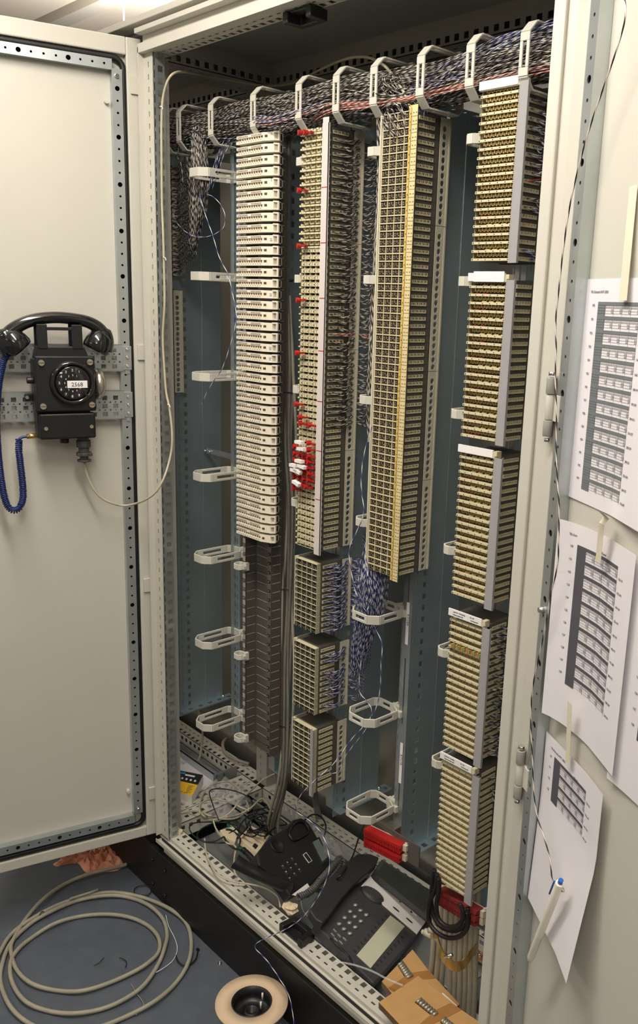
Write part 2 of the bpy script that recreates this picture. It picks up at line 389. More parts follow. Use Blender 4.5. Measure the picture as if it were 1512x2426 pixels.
# depth rails at the bottom between the two bays, and at the right
def depth_rail(x, s, y0=0.035, y1=0.32, z=0.0, zs=-1, m=PAINT, h=0.045):
    b = MB(); L = y1-y0
    b.plate(V((x, y0, z)), Y3, V((s, 0, 0)), V((0, 0, -zs)), L, 0.0015, [(-0.052, -0.0445, None), (-0.0445, -0.0395, 'sq', 0.016, 0.025, 0.0055), (-0.0395, -0.0273, None), (-0.0273, -0.0148, 'sq', 0.016, 0.025, 0.0062), (-0.0148, 0, None)])
    b.plate(V((x, y0, z)), Y3, V((0, 0, zs)), V((s, 0, 0)), L, 0.0015, [(0, 0.010, None), (0.010, 0.0225, 'sq', 0.016, 0.025, 0.0062), (0.0225, h, None)])
    return b
part(depth_rail(-0.008, 1), 'rail', PAINT)
b = depth_rail(-0.110, -1); part(b, 'rail', PAINT)
part(depth_rail(1.09, -1), 'rail', PAINT)
# top rails
def top_rail_f():
    b = MB(); L = 1.09
    b.plate(V((0.0, 0.0, ZT)), X3, Y3, V((0, 0, -1)), L, 0.0015, [(-0.012, -0.0022, None), (-0.0022, 0.0022, 'sq', 0.025, 0.025, 0.0055), (0.0022, 0.0138, None), (0.0138, 0.0265, 'sq', 0.025, 0.025, 0.0062), (0.0265, 0.031, None)])
    b.box(0, L, 0.0295, 0.031, ZT, ZT+0.045)
    b.box(-0.006, 1.15, -0.034, -0.012, ZT-0.002, ZT+0.017)
    b.box(-0.006, 1.15, -0.020, -0.012, ZT+0.017, ZT+0.036)
    b.box(-0.006, 1.15, -0.040, 0.0, ZT+0.036, ZT+0.046)
    return b
part(top_rail_f(), 'rail', PAINT, 0.0008)
b = MB().box(-0.7, 1.15, 0.0, 0.42, 1.968, 1.974); part(b, 'roof_panel', PAINTI)
b = MB().box(-0.72, 1.17, -0.04, 0.43, 1.976, 1.990); part(b, 'roof_panel', PAINT, 0.002)
def top_depth(x, s):
    b = MB(); y0, L = 0.03, 0.306
    # inner vertical face with squares at z = 1.928 and a lower lip
    b.plate(V((x, y0, ZT-0.004)), Y3, Z3, V((s, 0, 0)), L, 0.0015, [(0, 0.006, None), (0.006, 0.0185, 'sq', 0.0147, 0.025, 0.0062), (0.0185, 0.052, None)])
    b.plate(V((x, y0, ZT-0.004)), Y3, V((s, 0, 0)), V((0, 0, -1)), L, 0.0015, [(-0.055, -0.030, None), (-0.030, -0.024, 'sq', 0.0147, 0.025, 0.0055), (-0.024, 0, None)])
    return b
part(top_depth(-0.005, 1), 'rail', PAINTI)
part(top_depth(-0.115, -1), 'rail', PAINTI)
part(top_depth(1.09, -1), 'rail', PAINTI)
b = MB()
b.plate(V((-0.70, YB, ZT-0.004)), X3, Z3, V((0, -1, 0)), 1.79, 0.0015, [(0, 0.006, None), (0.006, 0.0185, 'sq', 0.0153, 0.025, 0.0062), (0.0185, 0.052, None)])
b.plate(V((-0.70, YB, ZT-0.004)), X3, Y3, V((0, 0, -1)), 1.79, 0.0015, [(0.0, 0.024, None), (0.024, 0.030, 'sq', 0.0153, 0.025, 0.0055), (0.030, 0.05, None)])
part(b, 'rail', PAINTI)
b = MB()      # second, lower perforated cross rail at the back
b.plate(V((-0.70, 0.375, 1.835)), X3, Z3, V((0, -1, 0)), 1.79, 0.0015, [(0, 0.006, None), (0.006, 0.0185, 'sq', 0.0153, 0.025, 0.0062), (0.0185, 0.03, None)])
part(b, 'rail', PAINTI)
part(MB().box(-0.72, 1.17, 0.40, 0.412, -0.05, 1.97), 'rear_panel', REARM)
part(MB().box(-0.735, -0.72, 0.0, 0.41, -0.05, 1.98), 'side_panel', PAINT)
part(MB().box(1.150, 1.162, 0.0, 0.41, -0.05, 1.98), 'side_panel', PAINT)
# gland plates in the base
b = MB().box(0.0, 1.09, 0.052, 0.20, -0.072, -0.068).box(-0.67, -0.06, 0.03, 0.35, -0.062, -0.058).box(0.0, 0.86, 0.20, 0.34, -0.062, -0.058)
part(b, 'base_plate', ZINC)
# plinth
part(MB().box(-0.72, -0.066, -0.020, 0.40, FZ, -0.062), 'plinth_panel', PLINTH, 0.002)
part(MB().box(-0.064, 1.17, -0.024, -0.01, FZ, -0.062), 'plinth_panel', PLINTH, 0.002)
part(MB().box(1.155, 1.17, -0.01, 0.41, FZ, -0.062), 'plinth_panel', PLINTH)
for (x, z) in ((-0.045, -0.10), (-0.045, -0.175), (0.02, -0.10), (0.02, -0.175)):
    part(MB().cyl((x, -0.024, z), (x, -0.028, z), 0.005, 10), 'plinth_screw', BLACKM)
# door catches on the front rails
def catch(x, z, up):
    s = 1 if up else -1
    b = MB(); b.box(x-0.045, x-0.034, -0.020, 0.050, z, z+s*0.022).box(x+0.034, x+0.045, -0.020, 0.050, z, z+s*0.022)
    b.box(x-0.045, x+0.045, 0.030, 0.050, z, z+s*0.018).box(x-0.02, x+0.02, -0.010, 0.0, z, z+s*0.008)
    return b
def catch_real(x, y, z, s):
    O = V((x, y, z)); N = V((0, 0, s)); b = MB()
    b.prism([(-0.040, -0.018), (-0.026, -0.018), (-0.022, 0.012), (0.022, 0.012), (0.026, -0.018), (0.040, -0.018), (0.036, 0.026), (-0.036, 0.026)], O, X3, Y3, N, 0, 0.020)
    b.box(x-0.024, x+0.024, y-0.014, y+0.010, *(sorted((z, z+s*0.004))))
    return b
cq = az(710, 2203, 0.012)
part(catch_real(cq.x, 0.004, 0.001, 1), 'door_catch', BLACK, 0.002)
part(catch_real(0.508, 0.012, ZT-0.002, -1), 'door_catch', BLACK, 0.002)
# cage nut and screws seen on the base
def screw(p, n, r=0.005, h=0.004, m=CHROME, par=cab, name='screw'):
    n = V(n).normalized(); p = V(p); b = MB(); b.cyl(p, p+n*h, r, 8, r2=r*0.7); return b.build(name, m, par)
for (u, v) in ((462, 1960), (476, 1962), (485, 1955), (470, 1967)):
    q = az(u, v, -0.05); screw(q, (0, 0, 1), 0.005, 0.006)
for k in range(4): screw((0.90+0.045*k, 0.335, -0.03), (0, -0.4, 1), 0.006, 0.006)
cb = MB().box(0.62, 1.06, 0.30, 0.325, -0.045, -0.039); cbo = cb.build('copper_busbar', COPPER)
tag(cbo, 'narrow copper earthing bar lying along the back of the cabinet base', 'busbar')
for k in range(9): screw((0.64+0.048*k, 0.312, -0.039), (0, 0, 1), 0.006, 0.006, par=cbo)
# cable entry rails (C-profiles) seen bottom left
cr = empty('cable_clamp_rail', (-0.3, 0.26, 0.0), 'zinc C-profile cable clamp rails lying across the base of the left bay', 'rail')
b = MB().box(-0.62, -0.135, 0.245, 0.2475, -0.02, 0.012).box(-0.62, -0.135, 0.2725, 0.275, -0.02, 0.012).box(-0.62, -0.135, 0.245, 0.275, -0.022, -0.02).box(-0.62, -0.135, 0.245, 0.252, 0.010, 0.012).box(-0.62, -0.135, 0.268, 0.275, 0.010, 0.012)
b.build('c_profile', ZINC, cr)
MB().box(-0.139, -0.135, 0.235, 0.32, -0.05, 0.018).build('end_bracket', ZINC, cr)
cr2 = empty('cable_clamp_rail', (0.2, 0.2, 0.0), 'zinc C-profile rail with a large cut-out in the base right of the box', 'rail')
b = MB().box(-0.005, 0.45, 0.195, 0.198, -0.03, 0.004).box(-0.005, 0.45, 0.262, 0.265, -0.03, 0.004).box(-0.005, 0.45, 0.195, 0.205, 0.002, 0.004).box(-0.005, 0.45, 0.255, 0.265, 0.002, 0.004).box(-0.005, 0.030, 0.195, 0.265, 0.002, 0.004).box(0.11, 0.16, 0.195, 0.265, 0.002, 0.004)
b.build('c_profile', ZINC, cr2)

# ================================================================== DOORS
PL0 = V((-0.0417, -0.06, 0)); a_ = math.radians(105); DL = V((math.cos(a_), -math.sin(a_), 0)); NL = V((math.sin(a_), math.cos(a_), 0))
NL = V((0.9659, -0.2588, 0)); NL.normalize()
PR0 = V((1.1713, -0.06, 0)); a_ = math.radians(-28.6); DR = V((math.cos(a_), math.sin(a_), 0)); NR = V((DR.y, -DR.x, 0))
def ldp(d, z, off=0.0): return PL0 + DL*d + Z3*z + NL*off
def rdp(d, z, off=0.0): return PR0 + DR*d + Z3*z + NR*off
def door(P0, D, N, name, label, far=0.56):
    dr = empty(name, (P0+D*0.25+Z3*0), label, 'door')
    def ob(m, nm, bev, *q):
        b = MB()
        for (d0, d1, z0, z1, o0, o1) in q: b.obox(P0, D, Z3, N, d0, d1, z0, z1, o0, o1)
        return b.build(nm, m, dr, bevel=bev)
    # painted skin: flat panel, raised edge fold
    ob(PAINT, 'door_panel', 0.0, (-0.045, far, -0.017, 1.956, -0.0225, -0.0200))
    ob(PAINT, 'edge_fold', 0.003, (-0.052, -0.018, -0.017, 1.956, -0.0235, -0.004))
    ob(PAINT, 'edge_fold', 0.003, (-0.019, far, 1.919, 1.956, -0.0235, -0.004)); ob(PAINT, 'edge_fold', 0.003, (-0.019, far, -0.017, 0.012, -0.0235, -0.004))
    ob(PAINT, 'edge_fold', 0.003, (far-0.034, far, -0.017, 1.956, -0.0235, -0.004))
    # black foamed gasket with rounded corners
    g = MB(); r = 0.022; z0, z1, d0, d1 = 0.021, 1.9115, -0.0125, far-0.045
    pts = []
    for (cd, cz, a0) in ((d0+r, z1-r, 90), (d0+r, z0+r, 180), (d1-r, z0+r, 270), (d1-r, z1-r, 0)):
        for k in range(7):
            a = math.radians(a0+15*k); pts.append(P0 + D*(cd+r*math.cos(a)) + Z3*(cz+r*math.sin(a)) + N*(-0.011))
    g.tube(pts, 0.0068, 8, closed=True); g.build('gasket', RUBBER, dr)
    return dr
def hat(P0, D, N, O, A, B, L, wd, h, bands, nm, par, m=ZINC):
    b = MB(); b.plate(O, A, B, N, L, 0.0015, bands)
    b.obox(O, A, B, N, 0, L, -0.0015, 0, -h, 0); b.obox(O, A, B, N, 0, L, wd, wd+0.0015, -h, 0)
    return b.build(nm, m, par)
def strips(P0, D, N, dr, far=0.56, zoff=0.0):
    def hb(wd, f): return [(0, wd*0.28, None), (wd*0.28, wd*0.72, 'rd', f, 0.025, 0.0022), (wd*0.72, wd, None)]
    w_ = 0.021
    b = MB(); O = P0 + D*(-0.0060) + Z3*0.060; L = 1.827
    # every fourth hole is large
    def row(O, A, B, L, first, wd):
        c = first; prev = 0.0; k = ROW0[0]
        while c+0.011 < L:
            big = (k % 4 == 0)
            if c-0.011 > prev: b.obox(O, A, B, N, prev, c-0.011, 0, wd, -0.0015, 0)
            b.ringcell(O, A, B, N, max(prev, c-0.011), c+0.011, 0, wd, c, wd/2, 0.0052 if big else 0.0026, 0.0015, 0, 16 if big else 8); prev = c+0.011
            c += 0.025; k += 1
        b.obox(O, A, B, N, prev, L, 0, wd, -0.0015, 0)
        b.obox(O, A, B, N, 0, L, -0.0015, 0, -0.0195, 0); b.obox(O, A, B, N, 0, L, wd, wd+0.0015, -0.0195, 0)
        b.obox(O, A, B, N, 0, L, -0.0005, wd, -0.0178, -0.0170, 1)
    ROW0 = [(zoff)]
    row(O, Z3, D, L, 0.012, w_-0.0015); b.build('perforated_strip', [ZINC, DARK], dr)
    for zz in (1.885, 0.036):
        b = MB(); ROW0 = [1]
        row(P0 + D*0.014 + Z3*zz, D, Z3, far-0.07, 0.0165, 0.019); b.build('perforated_strip', [ZINC, DARK], dr)
    for zz in (1.872, 0.073): screw(P0+D*0.004+Z3*zz, N, 0.006, 0.006, par=dr)
def hinge(P0, D, N, dr, d, z, h=0.085, side=1, m=PAINT):
    hg = empty('hinge', P0+D*d+Z3*z)
    hg.parent = dr; hg.matrix_parent_inverse = wm(dr).inverted()
    b = MB(); c = P0+D*d+N*0.0045
    b.cyl(c+Z3*(z-h*0.20), c+Z3*(z+h*0.20), 0.006, 14); b.obox(P0, D, Z3, N, d, d+0.022, z-h*0.22, z+h*0.2, -0.004, 0.001)
    b.build('leaf', m, hg, bevel=0.0008)
    for s in (-1, 1):
        b = MB(); z0 = z+s*h*0.34
        b.cyl(c+Z3*(z0-h*0.13), c+Z3*(z0+h*0.13), 0.0072, 14); b.obox(P0, D, Z3, N, d-0.012, d, z0-h*0.13, z0+h*0.13, -0.003, 0.006)
        b.build('knuckle', KNUCK if side > 0 else ZINC, hg, bevel=0.0008)
    b = MB().cyl(c+Z3*(z-h*0.56), c+Z3*(z-h*0.5), 0.004, 8).cyl(c+Z3*(z+h*0.5), c+Z3*(z+h*0.56), 0.005, 8); b.build('hinge_pin', CHROME, hg)
ldoor = door(PL0, DL, NL, 'cabinet_door', 'left cabinet door standing open, light grey with black gasket and the wall telephone on it')
strips(PL0, DL, NL, ldoor, zoff=1)
for z in (1.859, 1.275, 0.695, 0.110): hinge(PL0, DL, NL, ldoor, -0.048, z, side=-1)
rdoor = door(PR0, DR, NR, 'cabinet_door', 'right cabinet door swung wide open, light grey with printed sheets taped to it')
strips(PR0, DR, NR, rdoor, zoff=3)
for z in (1.86, 1.275, 0.700, 0.110): hinge(PR0, DR, NR, rdoor, -0.022, z, h=0.088, side=1)
screw(rdp(0.001, 0.98, 0.0), NR, 0.006, 0.007, par=rdoor)
# small studs on the door skin
for (u, v) in ((253, 240), (305, 1876)):
    q = pl(u, v, PL0+NL*-0.012, NL); b = MB().cyl(q-NL*0.012, q+NL*0.002, 0.0055, 14, r2=0.0045).cyl(q-NL*0.012, q-NL*0.008, 0.009, 14, r2=0.006); b.build('stud', PAINT, ldoor)
# two punched mounting straps across the left door
for (z0, z1) in ((1.2297, 1.2925), (1.118, 1.1855)):
    st = empty('mounting_strap', ldp(0.2, z0)); st.parent = ldoor; st.matrix_parent_inverse = wm(ldoor).inverted()
    b = MB(); O = ldp(0.010, z0, 0.004); H = z1-z0
    sqh = 0.0062
    bands = [(0, 0.006, None)]
    for (c, kind) in ((0.0125, 'sq'), (0.0225, 'rd'), (0.0315, 'sq'), (0.0405, 'rd'), (0.0505, 'sq')):
        if kind == 'sq': bands += [(c-0.005, c+0.005, 'sq', 0.020, 0.025, 0.0055)]
        else: bands += [(c-0.004, c+0.004, 'rd', 0.0075, 0.0125, 0.0022)]
    fl = [bands[0]]; e = 0.006
    for bd in sorted(bands[1:], key=lambda q: q[0]):
        if bd[0] > e: fl.append((e, bd[0], None))
        fl.append(bd); e = bd[1]
    fl.append((e, H, None))
    b.plate(O, DL, Z3, NL, 0.50, 0.0015, fl); b.obox(O, DL, Z3, NL, 0, 0.50, 0, 0.0015, -0.016, 0); b.obox(O, DL, Z3, NL, 0, 0.50, H-0.0015, H, -0.016, 0)
    b.build('strap_plate', ZINC, st)
    b = MB().obox(ldp(0, z0), DL, Z3, NL, -0.010, 0.010, 0.004, H-0.004, 0.0, 0.005)
    b.obox(ldp(0, z0), DL, Z3, NL, -0.004, 0.006, -0.006, 0.004, 0.0, 0.003); b.build('strap_bracket', ZINC, st, bevel=0.0006)
    for zz in (0.013, 0.033, 0.052): screw(ldp(0.0, z0+zz, 0.005), NL, 0.0042, 0.003, par=st)
# ================================================================== VERTICAL MOUNTING PLATES
POSN = ['behind the far left terminal blocks', 'behind the white connection strips', 'behind the tall beige block with a white marking strip', 'behind the yellow-striped block, with tape labels', 'behind the five stacked blocks at the right post']
plates = []
for k, xr in enumerate((-0.188, 0.262, 0.487, 0.712, 0.937)):
    pt = empty('mounting_plate', (xr, 0.155, 0.25), 'tall bluish zinc mounting plate '+POSN[k], 'plate', 'zinc plates standing in the cabinet')
    z0, z1 = 0.235, 1.755
    b = MB(); O = V((xr, 0.157, z0)); L = z1-z0
    b.plate(O, Z3, Y3, X3, L, 0.0015, [(0, 0.010, None), (0.010, 0.0115, 'sq', 0.02, 0.025, 0.008), (0.0115, 0.028, None), (0.028, 0.038, 'sq', 0.012, 0.025, 0.006), (0.038, 0.147, None)])
    b.build('side_plate', TEAL, pt)
    b = MB(); b.obox(V((xr, 0.2435, z0)), Z3, Y3, X3, 0, L, 0, 0.0012, 0, 0.0012); b.build('crease', ZINC, pt)
    b = MB(); b.plate(V((xr-0.023, 0.155, z0)), Z3, X3, V((0, -1, 0)), L, 0.0015, [(0, 0.009, None), (0.009, 0.0125, 'sq', 0.18, 0.20, 0.075), (0.0125, 0.023, None)])
    b.build('front_flange', ZINC, pt)
    b = MB(); b.plate(V((xr-0.036, 0.165, z0)), Z3, X3, V((0, -1, 0)), L, 0.0015, [(0, 0.002, None), (0.002, 0.011, 'sq', 0.012, 0.025, 0.0062), (0.011, 0.013, None)])
    b.box(xr-0.0235, xr-0.023, 0.155, 0.165, z0, z1); b.build('perforated_flange', ZINC, pt)
    for (za, zb, hole) in ((0.235, 0.237, 1), (1.755, 1.757, 1)):
        b = MB(); b.plate(V((xr, 0.155, za)), Y3, X3, Z3, 0.175, 0.002, [(0, 0.008, None), (0.008, 0.020, 'sq', 0.03, 0.0333, 0.007), (0.020, 0.028, None)]); b.build('foot_bracket', TEAL, pt)
    b = MB(); b.plate(V((xr+0.0015, 0.155, 0.215)), Y3, Z3, X3, 0.175, 0.0015, [(0, 0.006, None), (0.006, 0.018, 'sq', 0.02, 0.0333, 0.007), (0.018, 0.022, None)]); b.build('foot_bracket', TEAL, pt)
    MB().box(xr-0.034, xr-0.001, 0.1515, 0.1530, 1.728, 1.757).build('flange_end', mat('pale_flange', (0.62, 0.65, 0.68), 0.4, 0.2), pt)
    for yy in (0.19, 0.29): screw((xr+0.016, yy, 1.757), (0, 0, 1), 0.006, 0.007, par=pt)
    screw((xr+0.002, 0.295, 1.715), (1, 0, 0), 0.006, 0.008, par=pt); screw((xr+0.010, 0.30, 0.238), (0, 0, 1), 0.006, 0.006, par=pt)
    plates.append(pt)
# white tape labels on the flange of the fourth plate
for (u0, v0, v1, s) in ((968, 1428, 1530, 'K71/09'), (950, 1760, 1858, 'K71/10')):
    a = ay(u0, v0, 0.152); c = ay(u0, v1, 0.152)
    b = MB().box(0.6985, 0.7065, 0.1532, 0.1534, c.z, a.z); l = b.build('tape_label', WHITE); tag(l, 'narrow white tape label reading '+s+(', the upper one' if '09' in s else ', the lower one near the base'), 'label')
    text('lettering', s, 0.0085, V((0.7005, 0.1530, (a.z+c.z)/2+0.021)), V((0, 0, -1)), X3, V((0, -1, 0)), INKD, l)
mk = MB().box(0.690, 0.7115, 0.1534, 0.1549, 0.262, 0.285).build('paint_mark', RED, plates[3])
# slim perforated rail left of the white strips, with a round rod in front
sr = empty('perforated_rail', (0.085, 0.155, 0.27), 'slim zinc perforated rail with a thin rod left of the white connection strips', 'rail')
b = MB(); b.plate(V((0.0665, 0.165, 0.27)), Z3, X3, V((0, -1, 0)), 1.48, 0.0015, [(0, 0.003, None), (0.003, 0.0125, 'sq', 0.012, 0.025, 0.0062), (0.0125, 0.016, None)])
b.plate(V((0.0865, 0.16, 0.27)), Z3, X3, V((0, -1, 0)), 1.48, 0.0015, [(0, 0.005, None), (0.005, 0.008, 'sq', 0.012, 0.025, 0.008), (0.008, 0.018, None)]); b.build('rail_face', TEAL, sr)
MB().box(0.0825, 0.0865, 0.148, 0.156, 0.27, 1.765).build('front_edge', ZINC, sr)
MB().box(0.02, 0.088, 0.165, 0.20, 1.72, 1.735).build('top_bracket', ZINC, sr); MB().box(0.02, 0.088, 0.30, 0.335, 1.72, 1.735).build('top_bracket', ZINC, sr)
q = ay(510, 1072, 0.25)
b = MB().box(q.x-0.035, 0.08, 0.245, 0.25, q.z-0.006, q.z+0.008); b.build('cross_stay', ZINC, sr)
for k in range(3): screw((q.x-0.06+0.022*k, 0.245, q.z), (0, -1, 0), 0.005, 0.006, par=sr)

# ================================================================== TERMINAL BLOCKS
PITCH = 0.0132
def strip_mesh(kind, W, var=0):
    b = MB(); H = PITCH
    b.box(0.001, W, 0.0125, 0.072, 0.0, H-0.0003, 0)               # dark body
    # comb on the right side
    n = 5 if kind == 'wide' else 4
    y0, y1 = 0.018, 0.056
    b.box(W, W+0.0022, y0, y1, 0.0008, 0.0030, 1); b.box(W, W+0.0022, y0, y1, 0.0062, 0.0072, 1)
    for k in range(n+1):
        y = y0+(y1-y0)*k/n; b.box(W, W+0.0024, y-0.0008, y+0.0008, 0.0008, 0.0074, 1)
        if k < n:
            b.box(W, W+0.0004, y+0.0012, y+0.0035, 0.003, 0.0064, 3); b.box(W, W+0.0016, y+0.0036, y+0.0052, 0.003, 0.0062, 1)
    if kind == 'wide':
        b.box(0, W, 0.0, 0.012, 0.0, 0.0040, 1)                       # cream label bar
        for k in range(1, 6): b.box(W*k/5.5-0.0012, W*k/5.5+0.0002, -0.0003, 0.001, 0.0012, 0.0028, 3)
        b.box(0.0015, 0.0035, -0.0003, 0.001, 0.0012, 0.0028, 3); b.box(W-0.004, W-0.002, -0.0003, 0.001, 0.0012, 0.0028, 3)
        b.box(0.0, 0.0015, 0.004, 0.0125, 0.004, H-0.0008, 4)
        c0 = 0.008; cw = (W-0.010)/10
        colr = {1: [5, 5, 3, 3, 3], 2: [3, 6, 6, 6, 6]}.get(var, [3]*5)
        for k in range(10):
            x = c0+cw*k
            b.box(x+0.0008, x+0.0034, 0.0035, 0.012, 0.0078, 0.0128, 2); b.box(x+0.0040, x+0.0062, 0.0045, 0.012, 0.0066, 0.0112, 2)
            b.box(x, x+cw-0.0008, 0.0085, 0.0125, 0.0040, 0.0128, 3)
        for k in range(5):
            if colr[k] != 3: b.box(c0+2*cw*k+0.001, c0+2*cw*(k+1)-0.004, 0.006, 0.009, 0.0042, 0.0058, colr[k])
    elif kind == 'lug':                                              # label bars with a protruding lug at the left
        b.box(-0.007, W, -0.001, 0.012, 0.0, 0.0036, 1)
        for k in range(6): b.box(W*k/5-0.0004, W*k/5+0.0004, -0.0014, 0.0, 0.0, 0.0036, 4)
        for k in range(4):
            x = W*(k+0.12)/4
            b.box(x, x+0.006, 0.003, 0.012, 0.0092, 0.0125, 1); b.box(x+0.002, x+0.008, 0.004, 0.012, 0.0062, 0.0092, 1); b.box(x+0.009, x+0.0135, 0.004, 0.012, 0.0066, 0.0118, 1)
            b.box(x-0.001, x+0.016, 0.0085, 0.0125, 0.0036, 0.0130, 3)
        b.box(-0.005, -0.001, 0.002, 0.01, 0.0036, 0.0075, 1)
    elif kind == 'hole':                                             # blocks of four test points
        b.box(0, W, 0.001, 0.012, 0.0052, 0.0126, 1)
        for k in range(4):
            x = W*(k+0.5)/4
            b.box(x-0.0024, x-0.0004, 0.0006, 0.0012, 0.0072, 0.0098, 3); b.box(x+0.0008, x+0.0028, 0.0006, 0.0012, 0.0064, 0.0080, 4)
            b.box(x-0.0002, x+0.0038, 0.0, 0.0012, 0.0112, 0.0126, 1)
            b.box(W*k/4-0.0004, W*k/4+0.0004, 0.0004, 0.002, 0.0052, 0.0126, 4)
            for j in range(2):
                xx = W*k/4+0.002+j*0.008; b.prism([(xx, 0.0006), (xx+0.003, 0.0006), (xx+0.006, 0.0046), (xx+0.003, 0.0046)], V((0, 0.012, 0)), X3, Z3, V((0, -1, 0)), 0, 0.008, 3)
        b.box(0, W, 0.0085, 0.0125, 0.0, 0.0052, 3); b.box(0, W, 0.002, 0.012, 0.0, 0.0007, 1)
        b.box(-0.0045, 0.0, 0.0, 0.006, 0.0015, 0.0045, 1)
        for k in range(4): b.box(W*(k+0.42)/4, W*(k+0.5)/4, 0.003, 0.010, 0.0006, 0.0052, 1)
    elif kind == 'frame':                                            # cream lattice, dark openings
        b.box(0, W, 0.0, 0.012, 0.0116, 0.0130, 1)
        b.box(0, W, 0.0024, 0.0125, 0.0, 0.0116, 3)
        for k in range(5):
            x = W*k/4; b.box(max(0, x-0.0007), min(W, x+0.0007), 0.0008, 0.012, 0.0, 0.0116, 1)
        for k in range(4):
            x = W*k/4
            b.box(x+0.0088, x+0.0104, 0.0012, 0.006, 0.0054, 0.0098, 4); b.box(x+0.0024, x+0.0056, 0.0015, 0.006, 0.0034, 0.0050, 4); b.box(x+0.0112, x+0.0148, 0.0015, 0.006, 0.0034, 0.0050, 4); b.box(x+0.0006, x+0.0160, 0.002, 0.006, 0.0, 0.0010, 4); b.box(x+0.0024, x+0.0050, 0.0018, 0.006, 0.0066, 0.0092, 4)
            b.box(x+0.0118, x+0.0140, 0.0020, 0.006, 0.0070, 0.0098, 5)
    else:                                                            # 'dark' small blocks with bright contacts
        b.box(0, W, 0.0, 0.012, 0.0121, 0.0130, 1); b.box(0, W, 0.0020, 0.0125, 0.0, 0.0122, 3)
        for k in range(5):
            x = W*k/4; b.box(max(0, x-0.0004), min(W, x+0.0004), 0.001, 0.012, 0.0, 0.0122, 1)
        for k in range(4):
            x = W*k/4
            b.box(x+0.0030, x+0.0036, 0.0015, 0.006, 0.001, 0.0121, 4); b.box(x+0.0105, x+0.0125, 0.0014, 0.006, 0.0012, 0.0052, 4)
            b.box(x+0.0068, x+0.0082, 0.0012, 0.006, 0.0046, 0.0060, 6)
        b.box(-0.006, 0.0, 0.003, 0.012, 0.002, 0.008, 3)
    return b.mesh('terminal_strip', [TAUPE, BEIGE, GOLD if kind == 'wide' else BEIGED, DARK, BEIGED, HOLEB if kind != 'wide' else DRED, YELLOWP if kind == 'wide' else CHROME])
SM = {}
def sm(kind, W, var=0):
    if (kind, W, var) not in SM: SM[(kind, W, var)] = strip_mesh(kind, W, var)
    return SM[(kind, W, var)]
def guide_mesh(W, n, cover):
    pass
YF = 0.075
def block(x0, zb, n, W, rows, label, cover=None, lguide=True, tag_label=None, top=True, gsplit=(), cat='terminal block', yf=YF, group=None):
    t = empty('terminal_block', (x0, yf, zb), label, cat, group)
    H = n*PITCH
    for i in range(n):
        kind, var = rows(n-1-i); o = inst('terminal_strip', sm(kind, W, var), t, (0, 0, i*PITCH))
    # wire guide with round holes down the right side, set back
    segs = [0]+list(gsplit)+[n]
    for a, c in zip(segs[:-1], segs[1:]):
        b = MB(); L = (c-a)*PITCH-0.001
        b.plate(V((W+0.003, 0.072, a*PITCH)), Z3, Y3, X3, L, 0.0016, [(0, 0.004, None), (0.004, 0.0172, 'rd', 0.0075, PITCH, 0.0052), (0.0172, 0.0225, None)])
        b.box(W+0.0014, W+0.0045, 0.0945, 0.098, a*PITCH, a*PITCH+L); o = b.build('wire_guide', GUIDE, t, loc=(0, 0, 0))
    if lguide:
        b = MB().box(-0.013, -0.0035, 0.006, 0.012, 0.0, H).box(-0.013, -0.0115, 0.012, 0.08, 0.0, H).box(-0.0105, -0.0075, 0.004, 0.007, 0, H); b.build('wire_guide', GUIDE, t, loc=(0, 0, 0))
    b = MB().box(0.004, W-0.002, 0.070, 0.078, -0.002, H+0.002); b.build('mounting_frame', TAUPE, t, loc=(0, 0, 0))
    if cover:
        m, x_, w_, d_ = cover[:4]
        b = MB(); b.box(W+x_, W+x_+w_, -d_, -d_+0.0012, -0.004, H+cover[4]); b.box(W+x_-0.0012, W+x_, -d_, 0.002, -0.004, H+0.002)
        b.box(W+x_+w_-0.0012, W+x_+w_, -d_, -d_+0.004, -0.004, H+0.002); b.build('marking_strip', m, t, loc=(0, 0, 0))
    return t
# --- column 3 (tall beige block with white marking strip) and the three small ones under it
WC = 0.0685; XC = 0.4345
cblk = block(XC, 0.890, 64, WC, lambda r: ('lug', 0) if r < 17 else ('hole', 0), 'tall beige terminal block with a long white marking strip and red plugs', (STRIPW, 0.001, 0.017, 0.009, 0.012), gsplit=(16, 32, 48), lguide=False)
for v in (443, 575, 707, 833, 954, 1073, 1190):
    q = ay(776, v, 0.066); i = (q.z-0.890)
    MB().box(WC+0.0015, WC+0.0175, -0.0094, -0.0090, i-0.0006, i+0.0008).build('red_mark', RED, cblk, loc=(0, 0, 0))
block(XC, 0.7022, 12, WC, lambda r: ('dark', 0), 'small wired terminal block directly under the tall white-striped one')
block(XC, 0.5095, 12, WC, lambda r: ('dark', 0), 'small terminal block, middle of the three under the white-striped block')
c4 = block(XC, 0.3150, 12, WC, lambda r: ('dark', 1), 'lowest small terminal block with a clear corner cover, near the cable tangle', (CLEAR, -0.004, 0.010, 0.004, 0.0))
